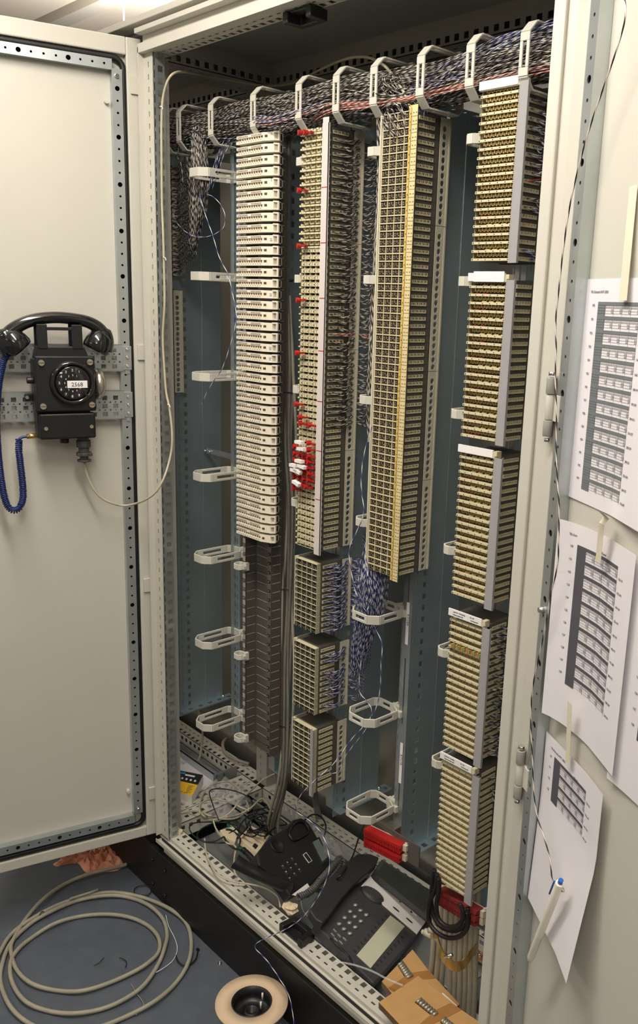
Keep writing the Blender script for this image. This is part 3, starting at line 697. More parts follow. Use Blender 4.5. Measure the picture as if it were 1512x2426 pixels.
# --- column 4
WD = 0.0715; XD = 0.6585
dblk = block(XD, 0.8905, 64, WD, lambda r: ('frame', 0), 'tall beige terminal block with a yellowed marking strip on its corner', (YELLOW, 0.0005, 0.0055, 0.0065, 0.006), gsplit=(14, 30, 50))
dz = 0
b = MB().box(WD+0.006, WD+0.0195, -0.0068, -0.0056, -0.004, 64*PITCH+0.006)
lab = b.build('marking_strip', YELLOWP, dblk, loc=(0, 0, 0)); tag(lab, 'pale yellow numbered half of the strip')
b = MB()
for i in range(64):
    z = i*PITCH+0.0005; b.box(WD+0.006, WD+0.0195, -0.0071, -0.0067, z, z+0.0006, 0)
    b.box(WD+0.009, WD+0.0112, -0.0071, -0.0067, z+0.005, z+0.0068, 0); b.box(WD+0.0160, WD+0.0182, -0.0071, -0.0067, z+0.005, z+0.0068, 0); b.box(WD+0.0128, WD+0.0142, -0.0071, -0.0067, z+0.0052, z+0.0058, 0)
    b.box(WD+0.0018, WD+0.0035, -0.0069, -0.0064, z+0.004, z+0.006, 0)
b.build('strip_marks', CARDE, dblk, loc=(0, 0, 0))
# --- column 5: five blocks
WE = 0.0840; XE = 0.8815
cov = (CLEAR, 0.001, 0.0165, 0.0095, 0.0)
labE = ['topmost terminal block of the right-hand column, with a blank white header', 'second terminal block from the top of the right-hand column, with two header labels', 'third terminal block of the right-hand column, with a plain white header', 'fourth terminal block of the right-hand column, with loose wires at its side', 'lowest terminal block of the right-hand column, above the red strip']
eb = []
zE = [1.4830, 1.1885, 0.8990, 0.5960, 0.3070]
for k in range(5):
    def rw(r, k=k):
        if k == 0: return ('wide', 1 if r == 14 or r == 16 else (2 if r in (15, 18) else 0))
        if k in (1, 2): return ('wide', 1 if r % 2 == 1 else 2)
        return ('wide', 1 if r % 5 == 3 else 0)
    n = 20
    t = block(XE, zE[k], n, WE, rw, labE[k], cov, lguide=False); eb.append(t)
    H = n*PITCH
    # header label holder
    if k < 4 or True:
        b = MB(); b.prism([(-0.004, -0.002), (0.000, -0.0035), (0.000, 0.0), (-0.001, 0.011), (-0.004, 0.011)], V((0, 0, H)), Y3, Z3, X3, -0.001, WE-0.008, 0)
        h_ = b.build('header_label', WHITE, t, loc=(0, 0, 0))
    b = MB().box(WE-0.008, WE, -0.003, 0.010, H-0.003, H+0.009); b.build('header_end', BEIGE, t, loc=(0, 0, 0))
def hdr(t, lines, size=0.0036):
    H = 20*PITCH
    for j, (x, s) in enumerate(lines):
        text('lettering', s, size, V((x, -0.0043, H+0.0062-0.0052*(j//2))), X3, Z3, V((0, -1, 0)), INKD, None).parent = t
hdr(eb[1], [(0.018, 'Kabel-Nr.'), (0.045, 'Von +KT/001.1001'), (0.010, '+KT/01 1001-400'), (0.045, 'Zu +KT/001.1001')], 0.0032)
hdr(eb[3], [(0.010, 'Leiste Nr. Verbindung'), (0.050, 'Nr. 401'), (0.010, 'Hauptverteiler 001'), (0.052, 'Int.Netzwerk')], 0.0032)
hdr(eb[4], [(0.010, 'Leiste Nr. Verteiler'), (0.050, 'Nr. 501'), (0.010, 'Hauptverteiler 002'), (0.052, 'Int.Netzwerk')], 0.0032)
b = MB().box(0.012, 0.012+0.064, -0.0056, -0.0045, 20*PITCH-0.003, 20*PITCH+0.0135); b.build('header_label', WHITE, eb[1], loc=(0, 0, 0))
# orange jumpers clipped across the fourth block
b = MB()
for k in range(18): b.box(0.008+k*0.0041, 0.0108+k*0.0041, -0.003, 0.004, 15*PITCH+0.002+0.0014*(k % 3), 15*PITCH+0.010+0.0014*(k % 2), k % 3)
b.build('jumper_clips', [mat('orange_clip', (0.55, 0.25, 0.08), 0.5), mat('green_clip', (0.25, 0.35, 0.12), 0.5), GOLD], eb[3], loc=(0, 0, 0))
# --- column 1 beside the left post
XA = -0.2445
block(XA, 1.458, 20, 0.0715, lambda r: ('frame', 0), 'far left terminal block full of black and white pairs behind the cabinet post', lguide=False)
block(XA, 1.158, 20, 0.0715, lambda r: ('frame', 0), 'far left lower terminal block without wires behind the cabinet post', lguide=False)

# ================================================================== WHITE CONNECTION STRIPS (39) AND THE EMPTY BACK-MOUNT FRAME
bst = empty('back_mount_frame', (0.25, 0.13, 0.32), 'stack of grey steel back-mount brackets, empty in its lower part below the white strips', 'bracket frame')
BP = 0.02235; ZB0 = 1.743-BP
def bracket_mesh():
    b = MB(); h = BP-0.0012
    a, c, y0, y1 = 0.0, 0.098, 0.0, 0.032
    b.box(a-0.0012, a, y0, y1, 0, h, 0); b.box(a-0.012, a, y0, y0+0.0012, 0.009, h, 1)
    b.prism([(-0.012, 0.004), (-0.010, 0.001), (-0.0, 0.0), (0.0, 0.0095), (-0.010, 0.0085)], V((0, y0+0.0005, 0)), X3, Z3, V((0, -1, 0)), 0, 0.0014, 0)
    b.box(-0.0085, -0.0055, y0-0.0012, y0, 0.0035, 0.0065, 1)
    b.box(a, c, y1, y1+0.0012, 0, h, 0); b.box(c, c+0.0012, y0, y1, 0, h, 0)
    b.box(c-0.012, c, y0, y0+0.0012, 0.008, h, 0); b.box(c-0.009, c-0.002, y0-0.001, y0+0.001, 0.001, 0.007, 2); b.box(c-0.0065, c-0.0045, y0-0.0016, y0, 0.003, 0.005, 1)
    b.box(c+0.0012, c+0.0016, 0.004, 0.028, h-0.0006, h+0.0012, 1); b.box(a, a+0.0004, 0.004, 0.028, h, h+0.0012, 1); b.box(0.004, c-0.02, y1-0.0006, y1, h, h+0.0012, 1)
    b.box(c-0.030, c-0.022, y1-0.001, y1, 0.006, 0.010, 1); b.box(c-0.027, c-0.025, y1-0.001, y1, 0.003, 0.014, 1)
    return b.mesh('bracket', [BRKT, BRKL, DARK])
bm = bracket_mesh()
NB = 64
for i in range(NB): inst('bracket', bm, bst, (0.207-0.25, 0.104-0.13, ZB0-i*BP-0.32))
MB().box(0.20, 0.312, 0.138, 0.142, ZB0-NB*BP, ZB0+BP).build('backing_rail', BRKT, bst)
def krone_mesh():
    b = MB(); W = 0.127
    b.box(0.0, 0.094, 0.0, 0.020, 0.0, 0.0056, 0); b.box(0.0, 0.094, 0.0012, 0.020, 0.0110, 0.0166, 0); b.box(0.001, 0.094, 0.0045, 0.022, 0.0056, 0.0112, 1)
    for k in range(10):
        x = 0.012+k*0.0083; b.cyl((x, 0.0050, 0.0084), (x, 0.0038, 0.0084), 0.0023, 8, 2)
        b.box(x+0.0032, x+0.0040, 0.002, 0.009, 0.0056, 0.0112, 0)
    for k in range(10): b.box(0.012+k*0.0083-0.001, 0.012+k*0.0083+0.0008, -0.0003, 0.001, 0.0024, 0.0042, 3)
    for g in (0, 1):
        for k in range(8):
            x = 0.005+g*0.048+k*0.0045; b.box(x, x+0.0018, 0.0009, 0.003, 0.0118, 0.0152, 2)
    b.box(0.042, 0.0428, 0.0012, 0.003, 0.0108, 0.0164, 1)
    b.prism([(0.094, 0.0), (0.118, 0.010), (0.118, 0.030), (0.094, 0.030)], O3, X3, Y3, Z3, 0.0, 0.0164, 0)
    d = V((0.024, 0.010, 0)).normalized(); n = V((0.010, -0.024, 0)).normalized()
    b.obox(V((0.094, 0, 0)), d, Z3, n, 0.004, 0.0105, 0.0065, 0.0112, -0.001, 0.0004, 2)
    # latch ring at the right end
    b.obox(V((0.118, 0.009, 0)), V((0.55, 0.83, 0)).normalized(), Z3, n, 0.0, 0.012, 0.000, 0.003, -0.004, 0.001, 0)
    b.obox(V((0.118, 0.009, 0)), V((0.55, 0.83, 0)).normalized(), Z3, n, 0.0, 0.012, 0.0145, 0.0178, -0.004, 0.001, 0)
    b.obox(V((0.118, 0.009, 0)), V((0.55, 0.83, 0)).normalized(), Z3, n, 0.009, 0.012, 0.003, 0.0145, -0.004, 0.001, 0)
    b.obox(V((0.118, 0.009, 0)), V((0.55, 0.83, 0)).normalized(), Z3, n, 0.0, 0.009, 0.003, 0.0145, -0.006, -0.003, 1)
    b.box(0.004, 0.118, 0.022, 0.034, 0.0015, 0.0155, 3)
    return b
kme = krone_mesh().mesh('connection_strip', [CREAM, CREAMD, HOLEB, mat('strip_gap_shade_and_marks', (0.20, 0.18, 0.15), 0.5)])  # last grey paints the shade in the gaps between strips; also front marks
NUM = {0: '1', 4: '5', 9: '10', 14: '15', 19: '20', 20: '21'}
for i in range(39):
    z = ZB0 - i*BP + 0.002
    o = bpy.data.objects.new('connection_strip', kme); col.objects.link(o); o.location = (0.2275, 0.062, z); o['category'] = 'connection strip'
    if i in NUM:
        o['label'] = 'cream connection strip marked in blue pen at its right end, '+{0: 'topmost of the stack', 4: 'fifth from the top', 9: 'tenth from the top', 14: 'fifteenth from the top', 19: 'upper of two marked neighbours', 20: 'lower of two marked neighbours'}[i]
        d = V((0.024, 0.010, 0)).normalized(); n = V((0.010, -0.024, 0)).normalized()
        t = text('lettering', NUM[i], 0.0075, V((0.094, 0, 0)) + d*0.0185 + V((0, 0, 0.0115)) + n*0.0002, V((0, 0, -1)) if len(NUM[i]) > 1 else d, d if len(NUM[i]) > 1 else Z3, n, BLUE, None); t.parent = o
    elif i == 38: o['label'] = 'lowest cream connection strip, above the empty brackets'
    else:
        ORD = ['topmost', 'second', 'third', 'fourth', 'fifth', 'sixth', 'seventh', 'eighth', 'ninth', 'tenth', 'eleventh', 'twelfth', 'thirteenth', 'fourteenth', 'fifteenth', 'sixteenth', 'seventeenth', 'eighteenth', 'nineteenth']
        o['label'] = 'unmarked cream connection strip, ' + (ORD[i]+' from the top of the tall stack' if i < 19 else ORD[38-i]+' from the bottom of the tall stack')
    o['group'] = 'cream connection strips' if i not in NUM and i != 38 else 'marked cream connection strips'

# ================================================================== RED DISCONNECT PLUGS AND WHITE TAGS ON COLUMN 3
def plug_mesh():
    b = MB(); b.prism([(-0.006, -0.0055), (-0.0005, -0.001), (-0.0005, 0.001), (-0.006, 0.0055)], V((0, -0.006, 0)), X3, Z3, V((0, -1, 0)), -0.006, 0.004, 0)
    b.box(-0.001, 0.004, -0.006, 0.004, -0.0016, 0.0016, 0); b.box(0.004, 0.012, -0.004, 0.004, -0.002, 0.0018, 0); return b.mesh('disconnect_plug', [RED])
pm = plug_mesh()
def plug(u, v, label=None, i=0):
    q = ay(u, v, 0.068); o = bpy.data.objects.new('disconnect_plug', pm); col.objects.link(o); o.location = q + V((0.004, 0, 0)); o.rotation_euler = (0, random.uniform(-.1, .1), random.uniform(-.15, .1))
    tag(o, label or 'small red disconnect plug in the cluster on the tall beige block', 'plug', 'red plugs clustered on the tall beige block' if not label else 'single red plugs on the tall beige block'); return o
for (u, v, s) in ((716, 315, 'red disconnect plug at the top left corner of the tall beige block'), (729, 315, 'red disconnect plug in the top row, right of the corner one'), (714, 452, 'single red disconnect plug in the upper part of the tall beige block, left edge'),
                  (713, 583, 'single red disconnect plug level with the second red line of the white strip'), (711, 711, 'single red disconnect plug level with the third red line of the white strip'), (709, 836, 'single red disconnect plug level with the fourth red line of the white strip'),
                  (706, 957, 'single red disconnect plug at the left edge just above the plug cluster'), (716, 988, 'uppermost red plug of the cluster, alone in its row')): plug(u, v, s)
for (u, v) in ((716, 1003), (738, 1007), (736, 1050), (703, 1058), (736, 1065), (703, 1073), (715, 1076), (725, 1078), (737, 1081), (703, 1087), (725, 1091), (736, 1094), (703, 1101), (715, 1102), (735, 1108), (703, 1115), (725, 1120), (737, 1123), (702, 1129), (714, 1132), (725, 1134), (736, 1137), (701, 1143), (723, 1149), (729, 1153), (701, 1157)): plug(u, v)
tgm = MB().box(-0.022, 0.0, -0.010, 0.0, -0.0032, 0.0032).mesh('plug_tag', [WHITE])
TL = ['topmost white plug tag on the red plugs', 'white plug tag in the second red row', 'white plug tag in the fourth red row', 'white plug tag sticking furthest out to the left', 'white plug tag right of the furthest one', 'white plug tag just below the furthest one', 'tilted white plug tag above the last rows', 'lowest white plug tag on the red plugs']
for k, (u, v, a) in enumerate(((722, 1049, 0.0), (727, 1064, 0.05), (722, 1094, 0.0), (709, 1104, 0.0), (728, 1108, -0.1), (711, 1117, -0.1), (718, 1121, -0.3), (715, 1149, -0.25))):
    q = ay(u, v, 0.060); o = bpy.data.objects.new('plug_tag', tgm); col.objects.link(o); o.location = q; o.rotation_euler = (0, -a, 0); tag(o, TL[k], 'tag', 'white tags on the red plugs')

# ================================================================== CABLE GUIDE RINGS
def ring_mesh(W, D, h=0.018, t=0.0032):
    # octagonal band in local XY, slots in the long sides; open side at +x,+y corner where it is fixed
    b = MB(); cx = cy = min(0.016, W*0.3, D*0.3)
    P = [(0, cy), (0, D-cy*0.6), (cx*0.6, D), (W*0.62, D), (W, D-cy), (W, cy), (W-cx, 0), (cx, 0)]
    n = len(P)
    for i in range(n):
        p = V((P[i][0], P[i][1], 0)); q = V((P[(i+1) % n][0], P[(i+1) % n][1], 0)); d = q-p; L = d.length; d.normalize(); nn = V((-d.y, d.x, 0))
        if L > 0.03:
            s = L*0.20
            b.obox(p, d, Z3, nn, 0, s, 0, h, 0, t); b.obox(p, d, Z3, nn, L-s, L, 0, h, 0, t)
            b.obox(p, d, Z3, nn, s, L-s, 0, h*0.31, 0, t); b.obox(p, d, Z3, nn, s, L-s, h*0.69, h, 0, t)
        else: b.obox(p, d, Z3, nn, -0.0008, L+0.0008, 0, h, 0, t)
    return b
def clip_mesh(W, D, h=0.014):
    b = MB(); b.box(W*0.62, W+0.004, D-0.004, D+0.006, -0.004, h+0.002); b.box(W*0.70, W*0.78, D+0.004, D+0.012, -0.006, h+0.004); b.box(W*0.95, W+0.008, D-0.012, D-0.004, 0.002, h*0.8)
    return b
def ring(W, D, loc, label, group, rot=None, h=0.014):
    o = empty('cable_ring', loc, label, 'cable ring', group)
    if (W, D, h) not in SM: SM[(W, D, h)] = (ring_mesh(W, D, h).mesh('ring_band', [RINGM]), clip_mesh(W, D, h).mesh('clip', [RINGM]))
    a, c = SM[(W, D, h)]; r = inst('ring_band', a, o); inst('clip', c, o)
    bv = r.modifiers.new('bevel', 'BEVEL'); bv.width = 0.0006; bv.segments = 1; bv.limit_method = 'ANGLE'
    if rot: o.rotation_euler = rot
    return o
ZR = [1.668, 1.446, 1.219, 0.981, 0.777, 0.555, 0.331]
wl = ['topmost', 'second', 'third', 'fourth', 'fifth', 'sixth', 'lowest']
for k, z in enumerate(ZR):
    ring(0.062, 0.115, (0.070, 0.040, z-0.002), wl[k]+' grey cable ring in the row left of the white strips' + (', around the wire bundle' if k == 0 else ''), 'grey rings left of the white strips', h=0.019)
for k, z in enumerate((0.779, 0.553, 0.328)):
    ring(0.074, 0.094, (0.617, 0.066, z), ['grey cable ring holding the blue and white pairs', 'grey cable ring with two thin loose wires through it', 'grey cable ring just above the red connection strip'][k], 'grey rings below the yellow-striped block', h=0.019)
for k, z in enumerate((1.669, 1.443, 1.217, 0.972)):
    ring(0.036, 0.080, (0.611, 0.078, z), wl[k]+' grey cable ring peeking out left of the yellow-striped block', 'grey rings left of the yellow-striped block', h=0.016)
    ring(0.029, 0.078, (0.404, 0.080, z), wl[k]+' grey cable ring peeking out left of the white-striped block', 'grey rings left of the white-striped block', h=0.016)
for k, z in enumerate((1.667, 1.442, 1.217, 0.970, 0.771, 0.542)):
    ring(0.025, 0.086, (0.855, 0.074, z), wl[k]+' grey cable ring peeking out left of the right-hand column', 'grey rings left of the right-hand column', h=0.016)
for k, z in enumerate((0.774, 0.543, 0.320)):
    ring(0.024, 0.020, (0.188, 0.082, z), wl[k]+' short grey ring at the left edge of the empty brackets', 'grey rings at the empty brackets', h=0.013)
# upright rings carrying the main bundle
UP = [0.970, 0.863, 0.754, 0.640, 0.539, 0.429, 0.281, 0.126, -0.004, -0.064]
NM = ['nearest the right-hand post', 'second from the right-hand post', 'left of where the blue pairs start', 'where pairs drop to the yellow-striped block', 'above the white-striped block, right one', 'above the white-striped block, left one', 'above the white connection strips', 'left of the white connection strips', 'beside the bundle that drops on the left', 'furthest left, behind the post']
for k, x in enumerate(UP):
    # local X -> world +Z, local Y -> world +Y ; band height along world X
    o = ring(0.094, 0.100, (x+0.009, 0.068, 1.737), 'upright grey cable ring of the top bundle, '+NM[k], 'upright rings on the top bundle', h=0.018)
    o.rotation_euler = (0, -PI/2, 0)
b = MB().box(-0.3, 1.09, 0.172, 0.176, 1.775, 1.79).box(-0.3, 1.09, 0.176, 0.190, 1.775, 1.777)
tag(b.build('carrier_rail', ZINC), 'thin zinc carrier rail that holds the upright rings of the top bundle', 'rail')
# ================================================================== WIRES
def spread(ctrl, rad, n, rnd, seg=4, jit=1.0, mats=(0,), r=0.0011, b=None, flat=1.0, t0=None):
    # n twisted pairs following a control path, each wandering inside the bundle
    b = b or MB(); C_ = [V(p) for p in ctrl]; K = len(C_)
    rads = rad if isinstance(rad, (list, tuple)) else [rad]*K
    for i in range(n):
        ang = rnd.uniform(0, 2*PI); rr = math.sqrt(rnd.uniform(0.05, 1))
        pts = []
        for k in range(K):
            ang += rnd.uniform(-0.7, 0.7)*jit; rr = min(1, max(0.15, rr+rnd.uniform(-0.3, 0.3)*jit))
            t = (C_[min(k+1, K-1)]-C_[max(k-1, 0)]).normalized()
            a = t.cross(Z3 if abs(t.z) < 0.8 else Y3).normalized(); c = t.cross(a)
            pts.append(C_[k] + a*(rads[k]*rr*math.cos(ang)) + c*(rads[k]*rr*math.sin(ang)*flat))
        b.tube(smooth(pts, seg), r, 4, rnd.choice(mats), uv=True, phase=rnd.uniform(0, 1), cap=False)
    return b
rnd = random.Random(11)
# main bundle through the upright rings
b = MB()
top = []
for i in range(19):
    x = -0.62 + i*0.0975
    top.append((x, 0.118 + 0.006*math.sin(i), 1.786 + 0.004*math.sin(i*1.7)))
spread(top, [0.036]*19, 150, rnd, 4, 1.0, (0, 0, 0, 3, 0), 0.0010, b)
spread([(x, y+0.002, z-0.010) for (x, y, z) in top[:14]], 0.034, 60, rnd, 4, 1.0, (0, 3, 1, 3), 0.0010, b)
# blue pairs on the right part, from the yellow-striped block to the post
tr = [(0.66, 0.11, 1.745), (0.72, 0.115, 1.770), (0.80, 0.118, 1.790), (0.90, 0.118, 1.805), (1.0, 0.118, 1.812), (1.08, 0.12, 1.815)]
spread(tr, [0.012, 0.024, 0.028, 0.030, 0.030, 0.028], 60, rnd, 5, 0.8, (1, 1, 4), 0.0010, b)
spread([(0.44, 0.10, 1.760), (0.52, 0.08, 1.763), (0.62, 0.075, 1.757), (0.70, 0.085, 1.757), (0.80, 0.09, 1.762), (0.92, 0.085, 1.766), (1.02, 0.088, 1.768), (1.08, 0.09, 1.775)], 0.010, 12, rnd, 5, 1.0, (2, 2, 0), 0.0010, b)
spread([(0.30, 0.06, 1.765), (0.36, 0.055, 1.757), (0.42, 0.07, 1.765), (0.5, 0.09, 1.775)], 0.010, 7, rnd, 5, 1.0, (2, 1, 0), 0.0010, b)
tag(b.build('wire_bundle', TW), 'thick horizontal bundle of twisted black, white, blue and red pairs under the roof', 'wires', kind='stuff')
# drop on the left to column 1
b = MB()
c = [(0.03, 0.105, 1.782), (0.035, 0.095, 1.752), (0.047, 0.088, 1.72), (0.050, 0.088, 1.69), (0.048, 0.090, 1.65), (0.040, 0.092, 1.61), (0.020, 0.095, 1.57), (0.0, 0.10, 1.53)]
spread(c, [0.018, 0.018, 0.018, 0.018, 0.018, 0.017, 0.014, 0.011], 85, rnd, 4, 0.9, (0, 3, 0), 0.0010, b)
for i in range(20):
    z = 1.462+PITCH*i
    for j in range(6):
        src = V((0.02+rnd.uniform(-.012, .022), 0.09+rnd.uniform(-.012, .012), min(1.72, z+0.085+rnd.uniform(0, 0.06))))
        mid = V((-0.03+rnd.uniform(-.02, .02), 0.115, z+0.018+rnd.uniform(-.012, .014)+ 0.02*(i < 8)))
        g = V((-0.165, 0.158+rnd.uniform(-.003, .003), z+0.004+rnd.uniform(-.004, .004)))
        e = V((-0.172, 0.10+rnd.uniform(-.01, .04), z+0.006+rnd.uniform(-.004, .004)))
        b.tube(smooth([src, (src+mid)/2+V((-.006, 0, -.02)), mid, g+V((0.03, -.01, 0.004)), g, e], 4), 0.0011, 4, rnd.choice((0, 3, 0)), uv=True, cap=False)
tag(b.build('wire_bundle', TW), 'bundle of black and white pairs dropping through the top left ring and fanning into the far left block', 'wires', kind='stuff')
# vertical bundle between the white-striped and the yellow-striped blocks
b = MB()
c = [(0.655, 0.10, 1.785), (0.645, 0.10, 1.765), (0.636, 0.098, 1.735), (0.634, 0.098, 1.70), (0.634, 0.10, 1.62), (0.634, 0.10, 1.54), (0.632, 0.10, 1.46), (0.628, 0.102, 1.38), (0.624, 0.104, 1.30), (0.622, 0.104, 1.22), (0.626, 0.104, 1.14)]
spread(c, [0.03, 0.026, 0.014, 0.010, 0.009, 0.010, 0.010, 0.010, 0.010, 0.010, 0.006], 36, rnd, 5, 1.0, (0, 0, 3, 0), 0.0010, b)
spread([(0.64, 0.115, 1.79), (0.66, 0.10, 1.765), (0.68, 0.095, 1.738), (0.70, 0.10, 1.70)], [0.03, 0.04, 0.035, 0.03], 60, rnd, 5, 0.6, (0, 0, 3), 0.0010, b)
spread([(0.735, 0.115, 1.78), (0.727, 0.11, 1.76), (0.722, 0.11, 1.735), (0.72, 0.11, 1.70)], 0.010, 14, rnd, 5, 0.8, (1, 4), 0.0010, b)
for i in range(63, 19, -1):                                    # pairs from every row through the guide holes
    z = 0.890+PITCH*i; gx = XC+WC+0.006
    if i in (63,): continue
    for j in range(4):
        s = V((XC+WC+0.003, YF+0.020+j*0.009, z+0.005+rnd.uniform(-.001, .001)))
        m1 = V((gx+rnd.uniform(0, .008), YF+0.056+rnd.uniform(-.006, .006), z+rnd.uniform(-.004, .006)))
        g = V((gx-0.001, YF+0.082+rnd.uniform(-.003, .003), z+0.0075+rnd.uniform(-.003, .003)))
        g2 = V((gx-0.008, YF+0.100, z+0.006)); g3 = V((gx+0.016, YF+0.108, z+0.004+rnd.uniform(-.008, .008)))
        dz_ = 0.05 if i > 40 else 0.07
        if 41 < i < 45: dz_ = 0.03
        e = V((0.622+rnd.uniform(-.008, .008), 0.115+rnd.uniform(-.01, .01), z+dz_+rnd.uniform(-.02, .03)))
        m2 = g3*0.5+e*0.5+V((rnd.uniform(-.01, .01), 0.01, -0.010+rnd.uniform(-.008, .008)))
        b.tube(smooth([s, m1, g, g2, g3, m2, e], 4), 0.0011, 4, 2 if (i == 34 and j < 3) else rnd.choice((0, 0, 3)), uv=True, cap=False)
tag(b.build('wire_bundle', TW), 'black and white pairs running down between the white-striped and yellow-striped blocks', 'wires', kind='stuff')
# blue pairs at the three small blocks
b = MB()
spread([(0.640, 0.10, 1.00), (0.642, 0.10, 0.94), (0.648, 0.10, 0.89), (0.650, 0.10, 0.85), (0.645, 0.10, 0.80), (0.635, 0.10, 0.76), (0.622, 0.10, 0.71), (0.605, 0.105, 0.66), (0.590, 0.11, 0.63)], [0.006, 0.012, 0.026, 0.032, 0.030, 0.024, 0.020, 0.014, 0.010], 95, rnd, 5, 1.0, (1, 4, 4, 1), 0.0011, b)
for (zb, rows, up) in ((0.7022, range(0, 12), 0.07), (0.5095, (10, 9, 7, 6, 5, 4, 3, 1), 0.12)):
    for i in rows:
        z = zb+PITCH*i
        for j in range(6 if zb > 0.6 else 5):
            s = V((XC+WC+0.003, YF+0.020+j*0.007, z+0.005)); gx = XC+WC+0.006
            m1 = V((gx+rnd.uniform(0, .008), YF+0.055, z+rnd.uniform(-.007, .004))); g = V((gx, YF+0.083, z+0.0075+rnd.uniform(-.003, .003)))
            e = V((0.635+rnd.uniform(-.025, .02), 0.10+rnd.uniform(-.015, .015), z+up+rnd.uniform(-.02, .05)))
            g2 = V((gx-0.008, YF+0.100, z+0.006)); g3 = V((gx+0.016, YF+0.108, z+0.004+rnd.uniform(-.008, .008)))
            m2 = g3*0.55+e*0.45+V((0, 0.01, -0.012+rnd.uniform(-.01, .01)))
            b.tube(smooth([s, m1, g, g2, g3, m2, e], 4), 0.0010, 4, rnd.choice((1, 4)), uv=True, cap=False)
tag(b.build('wire_bundle', TW), 'spray of blue and white pairs beside the small blocks under the white-striped block', 'wires', kind='stuff')
# side wires of the right-hand column
def side_wires(zb, rows, n, mats, nm):
    b = MB(); gx = XE+WE+0.006
    for i in rows:
        z = zb+PITCH*i
        for j in range(n):
            if rnd.random() < 0.2: continue
            s = V((XE+WE+0.003, YF+0.018+rnd.uniform(0, 0.036), z+0.005))
            m1 = V((gx+rnd.uniform(0.0, .010), YF+0.055+rnd.uniform(-.012, .012), z+rnd.uniform(-.009, .007))); g = V((gx, YF+0.083, z+0.0075+rnd.uniform(-.003, .003)))
            e = V((gx+0.03, YF+0.11, z-0.004+rnd.uniform(-.01, .01)))
            b.tube(smooth([s, m1, g, e], 4), 0.0010, 4, rnd.choice(mats), uv=True, cap=False)
    return tag(b.build('wire_bundle', TW), nm, 'wires', kind='stuff')
side_wires(zE[0], [18, 17, 16, 15, 14, 13, 12, 11, 10, 9, 7, 6, 1, 0], 4, (1, 4, 0), 'short pairs at the side of the topmost right-hand block')
side_wires(zE[3], list(range(0, 20)), 4, (0, 4, 3, 1), 'short loose pairs at the side of the fourth right-hand block')
side_wires(zE[4], [18, 17, 16, 15], 2, (0, 1), 'few short pairs at the upper side of the lowest right-hand block')
b = MB()
b.tube(smooth([ay(1250, 430, 0.10), ay(1290, 424, 0.14), ay(1306, 425, 0.15)], 5), 0.0014, 5); tag(b.build('red_wire', REDW), 'thin red wire sticking out of the topmost right-hand block', 'wire')
# grey cable bundle right of the white strips
gc = empty('cable_bundle', (0.33, 0.12, 0.2), 'bundle of smooth grey cables running down right of the white strips, tied in four places', 'cables')
pathc = [ay(676, 420, 0.150), ay(672, 560, 0.150), ay(676, 700, 0.150), ay(684, 870, 0.150), ay(682, 1050, 0.150), ay(688, 1200, 0.150), ay(684, 1400, 0.150), ay(680, 1560, 0.150), ay(678, 1700, 0.150), ay(670, 1850, 0.150), V((0.20, 0.20, 0.04)), V((0.18, 0.22, -0.04))]
offs = [(0, 0), (0.008, 0.003), (-0.007, 0.004), (0.003, -0.007), (-0.006, -0.007), (0.012, -0.005), (0.016, 0.004)]
for j, (dx, dy) in enumerate(offs):
    pts = []
    for k, p in enumerate(pathc):
        if j > 3 and k < 2: continue
        wv = 1+0.5*math.sin(k*1.9+j*2.1); pts.append(p+V((dx*wv, dy*wv, 0)))
    MB().tube(smooth(pts, 5), 0.0038, 8).build('cable', CABLED if j % 2 else CABLEG, gc)
for (u, v) in ((678, 665), (680, 929), (677, 1393), (676, 1716)):
    q = ay(u, v, 0.150); b = MB().tube([q+V((0.020*math.cos(2*PI*k/16), 0.014*math.sin(2*PI*k/16), 0.002*math.sin(k))) for k in range(16)], 0.0012, 5, closed=True); b.build('cable_tie', BLACK, gc)
# thin single loose pairs
def thin(name, pts, r, m, label, cat='wire', seg=6, uv=False, n=6, group=None, par=None):
    b = MB().tube(smooth(pts, seg), r, n, uv=uv); o = b.build(name, m, par)
    if par is None: tag(o, label, cat, group)
    return o
thin('loose_wire', [ay(u, v, 0.06) for u, v in ((472, 460), (488, 512), (505, 560), (520, 610), (540, 650), (552, 700), (560, 745), (556, 780), (545, 820), (528, 870), (505, 905), (490, 930), (478, 958))], 0.0009, TW_LP, 'thin blue and white pair hanging in a long zigzag left of the white strips', uv=True)
thin('loose_wire', [ay(u, v, 0.08) for u, v in ((486, 458), (510, 470), (530, 498), (533, 530), (520, 548), (490, 561), (455, 558), (425, 535), (411, 510), (413, 503))], 0.0008, TW_LP, 'thin pair making a wide loop between the far left block and the wire drop', uv=True)
for k, (a, b_) in enumerate((((546, 330), (515, 395)), ((538, 322), (508, 410)), ((550, 340), (520, 400)), ((530, 345), (495, 440)))):
    thin('loose_wire', [ay(a[0], a[1], 0.11), ay((a[0]*2+b_[0])/3-6, (a[1]*2+b_[1])/3, 0.10), ay((a[0]+2*b_[0])/3-4, (a[1]+2*b_[1])/3, 0.09), ay(b_[0], b_[1], 0.09), ay(b_[0]-18, b_[1]+50, 0.09)], 0.0010, TW_BLG, 'thin blue-grey pairs rising from the top left ring towards the upright rings', uv=True, group='thin pairs above the top left ring')
thin('loose_wire', [ay(u, v, 0.09) for u, v in ((425, 345), (421, 372), (428, 385), (433, 420), (430, 440))], 0.0009, TW_BW, 'short thin pair hanging in front of the far left block', uv=True)
